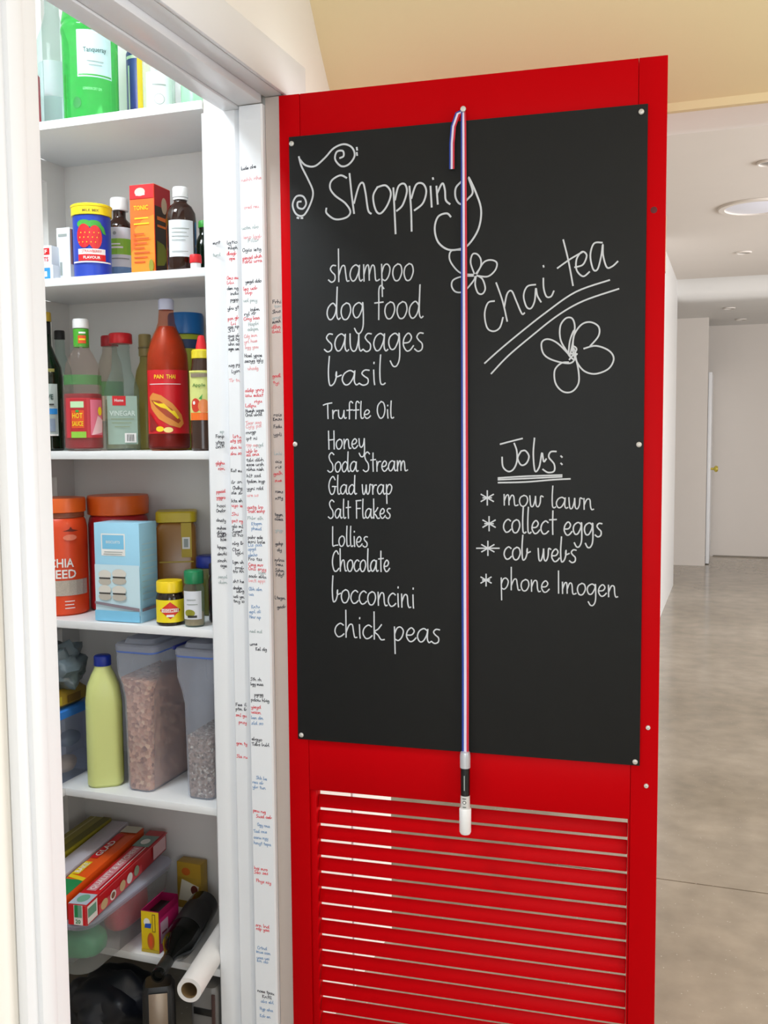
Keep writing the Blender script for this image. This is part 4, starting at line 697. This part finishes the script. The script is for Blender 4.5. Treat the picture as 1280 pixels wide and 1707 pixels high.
turned('lid', [(.0275, .0725), (.0290, .074), (.0290, .095), (.0275, .098), (0, .0985)], mat('yellow_jar_lid', 'F0CE14', .35), t, 44)
lb = wrap(t, .0307, .008, .058, -75, 75, mat('yellow_jar_label', 'F4DC1A', .4))
prints(lb, m_cyl(.0309), [('p', [(-.024, .035), (0, .054), (.024, .035), (0, .016)], mat('diamond_red', 'D6301E', .4)), ('r', -.019, .031, .019, .039, WPR), ('t', 'VEGEMITE', 0, .035, .0055, mat('diamond_red', 'D6301E', .4), .035), ('r', -.008, .021, .008, .026, WPR)])
t = place('spice_jar', 'slim glass spice jar with a dark green lid and white label', 'jar', -1.114, 1.888, z, 28)
turned('body', [(0, .003), (.020, 0), (.0225, .004), (.0225, .085), (.018, .095), (0, .095)], CLEARG, t, 32)
turned('spice', [(0, .004), (.0205, .004), (.0208, .03), (0, .03)], mat('tan_spice', 'A98F72', .8, noise=.3, nscale=200), t, 32)
ribbed_cap(t, .0210, .0955, .124, mat('dark_green_cap', '0F7A4A', .35), 36, 'lid')
lb = wrap(t, .0227, .018, .080, -70, 45, mat('off_white_label', 'D9DBE2', .5)); prints(lb, m_cyl(.023, -10), [('e', -.006, .032, .012, .008, mat('olive_print', '8B8A24')), ('r', -.012, .05, .012, .052, GREYP), ('r', -.012, .060, .008, .062, GREYP), ('r', -.010, .022, .01, .027, BLKP)])
def jar(label, x, y, r, h, cb_, cl, nm='jar'):
    t = place(nm, label, 'jar', x, y, z)
    turned('body', [(0, .003), (r*.9, 0), (r, .004), (r, h*.72), (r*.88, h*.8), (0, h*.8)], cb_, t, 32); ribbed_cap(t, r*.93, h*.805, h, cl, 36, 'lid')
    return t
jar('dark glass jar with a black lid, behind the spice jar', -1.083, 1.955, .029, .132, mat('dark_jar_glass', '2A2226', .15), mat('near_black_lid', '2B2630', .4))
jar('jar with a dark blue lid behind the green-lidded spice jar', -1.155, 2.03, .033, .138, mat('olive_jar_glass', '5A5A2A', .2), mat('dark_blue_lid', '1B2F8C', .4))
jar('jar with a dark red lid, furthest right against the back wall', -1.086, 2.078, .029, .172, mat('brown_jar_glass', '4B3226', .2), mat('dark_red_lid', '7E1424', .4))

# ===== cereal shelf
z = SH[5]
t = place('drink_bottle', 'pale yellow-green plastic bottle with a blue cap', 'bottle', -1.377, 1.915, z, 34)
lofted('body', [(0, .036, .030, .02), (.006, .041, .035, .024), (.20, .041, .035, .024), (.235, .037, .032, .026), (.262, .026, .025, .024), (.275, .0195, .0195, .0194), (.281, .0185, .0185, .0184)], mat('yellow_green_plastic', 'D4DB8C', .3), t, n=8)
ribbed_cap(t, .0195, .2815, .305, mat('royal_blue_cap', '16319C', .35), 40)
prints(t, m_right(.0412), [('r', -.022, .02, .024, .20, mat('yellow_side_label', 'C9C63C', .5))])
FL = speckle('cereal_flakes', ['8A5238', 'C48462', 'E0A884', 'A86C4E', 'EBBE96'], 120); GR = speckle('seed_mix', ['5A463A', '9B7E6A', 'B89E8C', '7A6050', 'E5D8C6'], 190)
def cereal(label, x, fill, m, blue_bar):
    t = place('cereal_container', label, 'container', x, 1.885, z, 0)
    S = [(.0, .030, .088, .014, 0, .095), (.006, .034, .092, .016, 0, .095), (.215, .037, .094, .017, 0, .095), (.245, .043, .096, .018, 0, .095), (.275, .0535, .098, .020, 0, .095), (.322, .0545, .099, .020, 0, .095)]
    lofted('body', S, FROST, t, cap1=False)
    def at_z(zz):
        for a, b in zip(S, S[1:]):
            if a[0] <= zz <= b[0]:
                k = (zz-a[0])/(b[0]-a[0]); return [a[i]+(b[i]-a[i])*k for i in range(6)]
    sec = [at_z(q) for q in [.004]+[i*.01 for i in range(1, int(fill/.01)+1)]]
    bm = loft(bmesh.new(), [(q[0], q[1]-.0025, q[2]-.0025, q[3]-.002, q[4], q[5]) for q in sec], 6)
    for v_ in bm.verts:
        if v_.co.z > fill-.012: v_.co.z += random.uniform(-.006, .006)
        v_.co += Vector((random.uniform(-.0009, .0009), random.uniform(-.0009, .0009), 0))
    tag(link('cereal', bm, m, t, 60), kind='stuff')
    lofted('lid_seal', [(.3225, .0545, .099, .020, 0, .095), (.3265, .0548, .0993, .020, 0, .095)], mat('blue_seal', '5A78C4', .4), t)
    lofted('lid', [(.3268, .0560, .1005, .021, 0, .095), (.338, .0560, .1005, .021, 0, .095), (.342, .053, .097, .02, 0, .095), (.3425, .040, .085, .018, 0, .095), (.352, .037, .08, .018, 0, .095), (.353, .033, .075, .016, 0, .095)], mat('lid_clear_plastic', 'C6CBD8', .3, clear=.2), t)
    if blue_bar: box('lid_hinge', (-.0575, -.051, .0, .17, .3375, .346), mat('navy_hinge', '1A2470', .4), t, .0015)
    return t
cereal('tall clear container full of brown cereal flakes, beside the yellow-green bottle', -1.270, .262, FL, False)
cereal('tall clear container less than half full of seed mix, beside the door jamb', -1.1135, .145, GR, True)
t = place('storage_box', 'clear plastic box with a bright blue lid at the left of the cereal shelf', 'box', -1.525, 1.86, z, 0)
lofted('body', [(0, .052, .125, .01), (.155, .060, .138, .012)], mat('smoky_clear_plastic', 'B9C2DA', .25, clear=.7), t)
lofted('lid', [(.1555, .063, .141, .012), (.172, .063, .141, .012), (.175, .058, .136, .01)], mat('sky_blue_lid', '3A86E8', .35), t)
for i, (dx, dy, dz, rr, col, nm) in enumerate(((.022, .02, .115, .021, 'D9B79A', 'bread_roll'), (.02, .09, .085, .023, '7E8A9A', 'wrapped_snack'), (.024, -.05, .05, .024, '8E93B8', 'wrapped_snack'), (.022, .07, .028, .024, 'CDAE92', 'bread_roll'), (.024, .01, .03, .024, '6F82B4', 'wrapped_snack'))):
    bm = bmesh.new(); bmesh.ops.create_icosphere(bm, subdivisions=3, radius=rr)
    for v_ in bm.verts: v_.co = Vector((v_.co.x*.9, v_.co.y*1.5, v_.co.z*.85))*(1+.06*math.sin(v_.co.x*260+i)*math.cos(v_.co.y*190))
    o = link(nm, bm, mat('snack_%d' % i, col, .6, noise=.2, nscale=60), None, 60); o.location = (-1.525+dx, 1.86+dy, z+dz)
    LB = ['pale bread roll near the top of the blue-lidded box', 'grey-blue wrapped snack at the rear of the blue-lidded box', 'lilac wrapped snack at the front of the blue-lidded box', 'pale bread roll low at the rear of the blue-lidded box', 'blue wrapped snack at the bottom middle of the blue-lidded box']
    tag(o, LB[i], 'food', 'snacks in the blue-lidded box')
t = place('pasta_packet', 'mustard yellow packet lying on the blue-lidded box', 'packet', -1.525, 1.88, z+.1755, 0)
bm = bmesh.new(); loft(bm, [(0, .045, .09, .012), (.010, .057, .105, .014), (.034, .056, .104, .014), (.046, .045, .09, .012)], 5)
for v_ in bm.verts: v_.co.z += .003*math.sin(v_.co.x*120)*math.sin(v_.co.y*70)*(1 if v_.co.z > .02 else 0)
link('packet_body', bm, mat('mustard_packet', 'A88A34', .35, noise=.2, nscale=30), t, 50)
prints(t, m_right(.0575), [('r', -.08, .012, .0, .032, mat('yellow_packet_print', 'C9B53A')), ('r', .02, .012, .07, .030, mat('brown_packet_print', '6E5424'))])
bm = bmesh.new(); bmesh.ops.create_icosphere(bm, subdivisions=4, radius=1)
from mathutils import noise as mn
def crumple(bm, sx, sy, sz, amp, fr, seed):
    for v_ in bm.verts:
        p = v_.co.copy(); q = p*fr+Vector((seed, 0, 0)); k = 1+amp*(abs(mn.noise(q))*2-.6)+amp*.5*mn.noise(q*2.7)
        v_.co = Vector((p.x*sx*k, p.y*sy*k, max(-.80, p.z*k)*sz))
crumple(bm, .060, .070, .060, .30, 1.6, 3)
o = link('plastic_bag', bm, mat('grey_blue_bag_plastic', '5C6970', .28, noise=.35, nscale=14), None, 45); o.location = (-1.497, 1.915, z+.268)
tag(o, 'crumpled dark grey plastic bag under the fourth shelf, above the yellow packet', 'bag')

# ===== lowest shelf
z = SH[6]
t = place('plastic_tub', 'large clear tub with a clear lid overhanging the lowest shelf', 'tub', -1.438, 1.885, z, 0)
lofted('body', [(0, .125, .15, .035), (.008, .135, .162, .04), (.118, .148, .178, .04)], mat('hazy_clear_tub', 'C9CBCB', .3, clear=.66), t, cap1=False)
lofted('rim', [(.1185, .150, .181, .04), (.128, .1525, .1845, .042)], FROST, t)
lofted('lid', [(.1283, .1540, .186, .043), (.133, .1540, .186, .043), (.136, .148, .180, .04), (.1365, .138, .170, .035)], mat('lid_clear_plastic', 'C6CBD8', .3, clear=.2), t)
def pouch(label, x, y, zz, sx, sy, sz, rz, m, prt):
    t = thing('food_pouch', label, 'packet', (x, y, zz), R(rz), 'pouches in the clear tub')
    bm = bmesh.new(); bmesh.ops.create_icosphere(bm, subdivisions=3, radius=1)
    for v_ in bm.verts:
        p = v_.co; f = lambda a: math.copysign(abs(a)**.6, a); v_.co = Vector((f(p.x)*sx, f(p.y)*sy, f(p.z)*sz*(1+.08*mn.noise(p*3))+sz))
    b_ = link('pouch_body', bm, m, t, 60); prints(b_, m_right(sx*.995), prt)
    return t
pouch('green pouch at the front of the clear tub', -1.42, 1.795, z+.010, .105, .042, .034, 4, mat('mint_green_pouch', '3E9A6C', .4, noise=.25, nscale=40), [])
pouch('dark purple pouch lying on the green one in the clear tub', -1.44, 1.795, z+.079, .090, .042, .018, -6, mat('plum_pouch', '7A3450', .4, noise=.4, nscale=50), [])
pouch('red pouch along the right side of the clear tub', -1.343, 1.93, z+.022, .030, .066, .046, -2, mat('raspberry_pouch', 'C03048', .4, noise=.2, nscale=50), [])
pouch('grey patterned pouch at the rear of the clear tub', -1.405, 2.01, z+.012, .03, .03, .050, 0, mat('grey_olive_pouch', '8C8A7C', .5, noise=.35, nscale=80), [])
pouch('purple-grey pouch hidden at the left of the clear tub', -1.51, 1.92, z+.012, .04, .06, .045, 0, mat('mauve_pouch', '7B6676', .5, noise=.3, nscale=60), [])
zl = z+.1368
def longbox(name, label, x, y, w_, h, L, rz, m, zz=zl):
    t = place(name, label, 'box', x, y, zz, rz); c = box('carton_body', (-w_/2, w_/2, -L/2, L/2, 0, h), m, t, .0008); return t, c
t, c = longbox('cling_wrap_box', 'long red cling wrap carton lying on the clear tub lid', -1.331, 1.897, .044, .046, .40, 7.5, mat('red_wrap_card', 'C8141E', .4))
prints(c, lambda u, v, o: (v, u, .046+o), [('r', -.199, -.0215, -.150, .0215, mat('silver_blue_print', 'B4C0CE')), ('e', -.172, 0, .018, .013, mat('sea_green_print', '6FA48C')), ('r', .10, -.0215, .165, .0215, mat('teal_grey_print', '7E9A90')), ('e', .13, 0, .016, .011, WPR)])
prints(c, lambda u, v, o: (-v, u, .046+o), [('r', -.135, -.008, .10, .014, mat('pink_panel_print', 'D88A94')), ('t', 'QUALITY & KITCHEN', -.02, .003, .015, WPR, .22), ('r', -.13, -.0165, .10, -.0145, WPR), ('r', -.13, -.0125, .10, -.0115, mat('plum_print', '7C2440'))])
prints(c, m_right(.022), [('r', -.198, .003, -.155, .042, WPR), ('r', -.196, .016, -.160, .036, mat('sea_green_print', '6FA48C')), ('r', -.15, .002, .06, .022, mat('coral_print', 'E0505A')), ('e', -.125, .014, .016, .011, mat('food_print_tan', 'D9B98A')), ('e', -.085, .015, .014, .011, WPR), ('e', -.085, .015, .009, .007, mat('food_print_brown', '8A5A3A')), ('e', -.04, .016, .014, .012, mat('food_print_tan', 'D9B98A')), ('e', -.005, .018, .014, .012, WPR), ('e', .03, .02, .013, .012, mat('grey_green_print', '9AA890')), ('r', .12, .006, .19, .040, mat('pale_rose_print', 'EDC0C4')), ('r', -.15, .042, .2, .045, mat('coral_print', 'E0505A'))])
prints(c, m_front(-.20), [('r', -.021, .001, .021, .045, WPR), ('r', -.021, .001, -.008, .045, REDP), ('r', .013, .001, .021, .045, REDP), ('r', -.006, .018, .002, .045, mat('deep_green_print', '1F8A4C')), ('r', .002, .018, .011, .045, mat('sea_green_print', '6FA48C')), ('t', '20', .002, .009, .009, mat('deep_green_print', '1F8A4C'))])
t, c = longbox('baking_paper_box', 'long orange and green baking wrap carton behind the red one', -1.388, 1.892, .046, .054, .38, 7.5, mat('orange_wrap_card', 'EE5A14', .4))
prints(c, lambda u, v, o: (-v, u, .054+o), [('r', -.189, -.0225, -.11, .0225, mat('deep_green_print', '1F8A4C')), ('p', [(-.115, -.0225), (-.10, -.0225), (-.085, .0225), (-.10, .0225)], YELP), ('r', -.085, .004, -.02, .0225, YELP), ('t', 'BAKE', -.052, .013, .013, WPR, .05), ('r', .0, .004, .14, .0225, REDP), ('t', 'GLAD', .055, .011, .016, WPR, .085), ('t', 'S', -.155, .008, .018, WPR), ('r', .15, -.0225, .189, .0225, mat('cream_print', 'D9D3BE'))])
prints(c, m_front(-.19), [('r', -.021, .002, .021, .05, mat('deep_green_print', '1F8A4C'))])
t, c = longbox('foil_box', 'long white carton lying left of the orange one on the tub lid', -1.441, 1.895, .046, .058, .40, 7.5, mat('lilac_white_card', 'C9C4CE', .4))
t, c = longbox('bag_box', 'long olive yellow carton furthest left on the tub lid', -1.505, 1.900, .060, .064, .38, 5, mat('olive_yellow_card', '9A8F22', .4))
prints(c, lambda u, v, o: (-v, u, .064+o), [('r', -.19, .012, .19, .016, mat('pale_olive_print', 'C9C68A')), ('r', -.19, -.03, .19, -.008, mat('dark_olive_print', '6E6A24'))])
t = place('tea_box', 'small yellow carton with magenta top and side, open at the back', 'box', -1.240, 1.915, z, 3)
bm = bmesh.new(); bx(bm, -.0225, .0225, -.046, .046, 0, .099); top = [f for f in bm.faces if all(v_.co.z > .09 for v_ in f.verts)]
bmesh.ops.inset_region(bm, faces=top, thickness=.0012); bmesh.ops.translate(bm, verts=[v_ for f in top for v_ in f.verts], vec=(0, 0, -.02))
for f in bm.faces:
    if all(.07 < v_.co.z < .085 for v_ in f.verts): f.material_index = 1  # inner floor black: shade inside the open carton painted in
c = link('carton_body', bm, [mat('magenta_card', 'C4246C', .4), BLKP], t)
prints(c, m_front(-.046), [('r', -.0223, .001, .0223, .097, mat('tea_yellow_print', 'E6C413', .4)), ('e', -.008, .072, .008, .009, WPR), ('p', [(-.014, .058), (.002, .058), (.004, .070), (-.012, .068)], BLUEP), ('r', .006, .050, .014, .092, mat('brown_print', '7A5A1C')), ('r', .0075, .052, .0125, .090, mat('tea_yellow_print', 'E6C413')), ('e', .002, .028, .009, .020, mat('rust_print', 'C4601A')), ('e', .002, .028, .004, .013, mat('orange_red_print', 'E0521F')), ('r', -.0223, .001, .0223, .008, mat('mustard_label', 'BFA428'))])
prints(c, m_right(.0225), [('r', -.040, .02, -.005, .07, mat('pale_mauve_print', 'C9A8BE')), ('r', -.034, .04, -.012, .045, mat('plum_print', '7C2440'))])
box('side_flap', (0, .0005, -.045, .045, 0, .018), mat('magenta_card', 'C4246C', .4), t, M=Matrix.Translation((-.0222, 0, .0985)) @ Matrix.Rotation(R(50), 4, 'Y'))
t = place('biscuit_carton', 'small amber and gold carton standing against the back wall', 'box', -1.262, 2.098, z, 0)
c = box('carton_body', (-.034, .034, -.016, .016, 0, .118), mat('gold_card', 'A8872A', .45, noise=.15, nscale=40), t, .0008)
prints(c, m_front(-.016), [('r', -.033, .08, .033, .117, mat('amber_print', 'B8922A')), ('e', -.008, .095, .012, .010, mat('rust_print', 'C4601A')), ('p', [(-.03, .02), (.02, .02), (.028, .06), (-.02, .075)], mat('cream_print', 'D9D3BE')), ('e', .015, .05, .010, .012, mat('dark_maroon_print', '6A2418'))])
# wine bottle lying with its neck to the front
def lying(t, base, tip):
    d = Vector(tip)-Vector(base); return d.length, d.to_track_quat('Z', 'Y').to_euler()
P0, P1 = Vector((-1.200, 2.045, z+.0385)), Vector((-1.130, 1.728, z+.0385))
t = thing('wine_bottle', 'black wine bottle lying on the lowest shelf with its neck over the edge', 'bottle', P0); L, t.rotation_euler = lying(t, P0, P1)
turned('body', [(0, .004), (.030, 0), (.0365, .006), (.0372, .02), (.0372, .178), (.034, .198), (.022, .222), (.0155, .238), (.0138, .255), (.0132, .312), (.0145, .313), (.0145, .323), (.0105, .324), (.0095, .318), (0, .318)], mat('black_green_glass', '050706', .07, spec=.22), t, 44)
turned('foil', [(.0136, .262), (.0142, .263), (.0142, .311), (.0136, .312)], mat('black_foil', '1B1D1B', .35), t, 32)
wrap(t, .0374, .05, .14, 100, 260, mat('charcoal_label', '121110', .6))
P0, P1 = Vector((-1.110, 2.045, z+.0265)), Vector((-1.0500, 1.722, z+.0265))
t = thing('paper_roll', 'white paper roll with a hollow core lying next to the jamb', 'roll', P0); L, t.rotation_euler = lying(t, P0, P1)
turned('paper', [(.0175, 0), (.026, 0), (.0262, .002), (.0262, L-.002), (.026, L), (.0175, L)], mat('white_paper', 'E6E2DE', .7), t, 40)
turned('core', [(.0175, 0), (.0175, L-.0006), (.0165, L-.0006), (.0165, 0), (.0175, 0)], mat('brown_card_core', '7E6440', .8), t, 40)
# ===== on the pantry floor
t = place('coffee_grinder', 'black gadget with a brushed steel front standing under the wine bottle neck', 'appliance', -1.168, 1.79, 0, 30)
lofted('body', [(0, .034, .03, .012), (.004, .036, .032, .013), (.165, .034, .030, .012), (.178, .028, .025, .01)], BLACK, t)
box('steel_panel', (-.020, .020, -.0345, -.0325, .02, .168), mat('brushed_steel', 'A89888', .3, metal=.8), t, .0008)
t = place('toaster', 'grey appliance with a black slot standing below the paper roll', 'appliance', -1.088, 1.93, 0, 0)
lofted('body', [(0, .03, .09, .012), (.005, .033, .092, .014), (.140, .033, .092, .014), (.15, .028, .087, .012)], mat('grey_enamel', '6E6B68', .4), t)
box('slot', (-.022, .030, -.0935, -.0905, .088, .104), BLACK, t, .0008); box('side_post', (.024, .0325, -.0945, -.0915, .005, .140), mat('brown_trim', '4A3430', .5), t, .0008)
bm = bmesh.new(); bmesh.ops.create_icosphere(bm, subdivisions=4, radius=1); crumple(bm, .115, .095, .075, .20, 1.3, 11)
o = link('bin_bag', bm, mat('navy_black_bag', '10131C', .4, noise=.5, nscale=20), None, 45); o.location = (-1.335, 1.86, .0605)
tag(o, 'dark navy bag slumped on the pantry floor below the clear tub', 'bag')
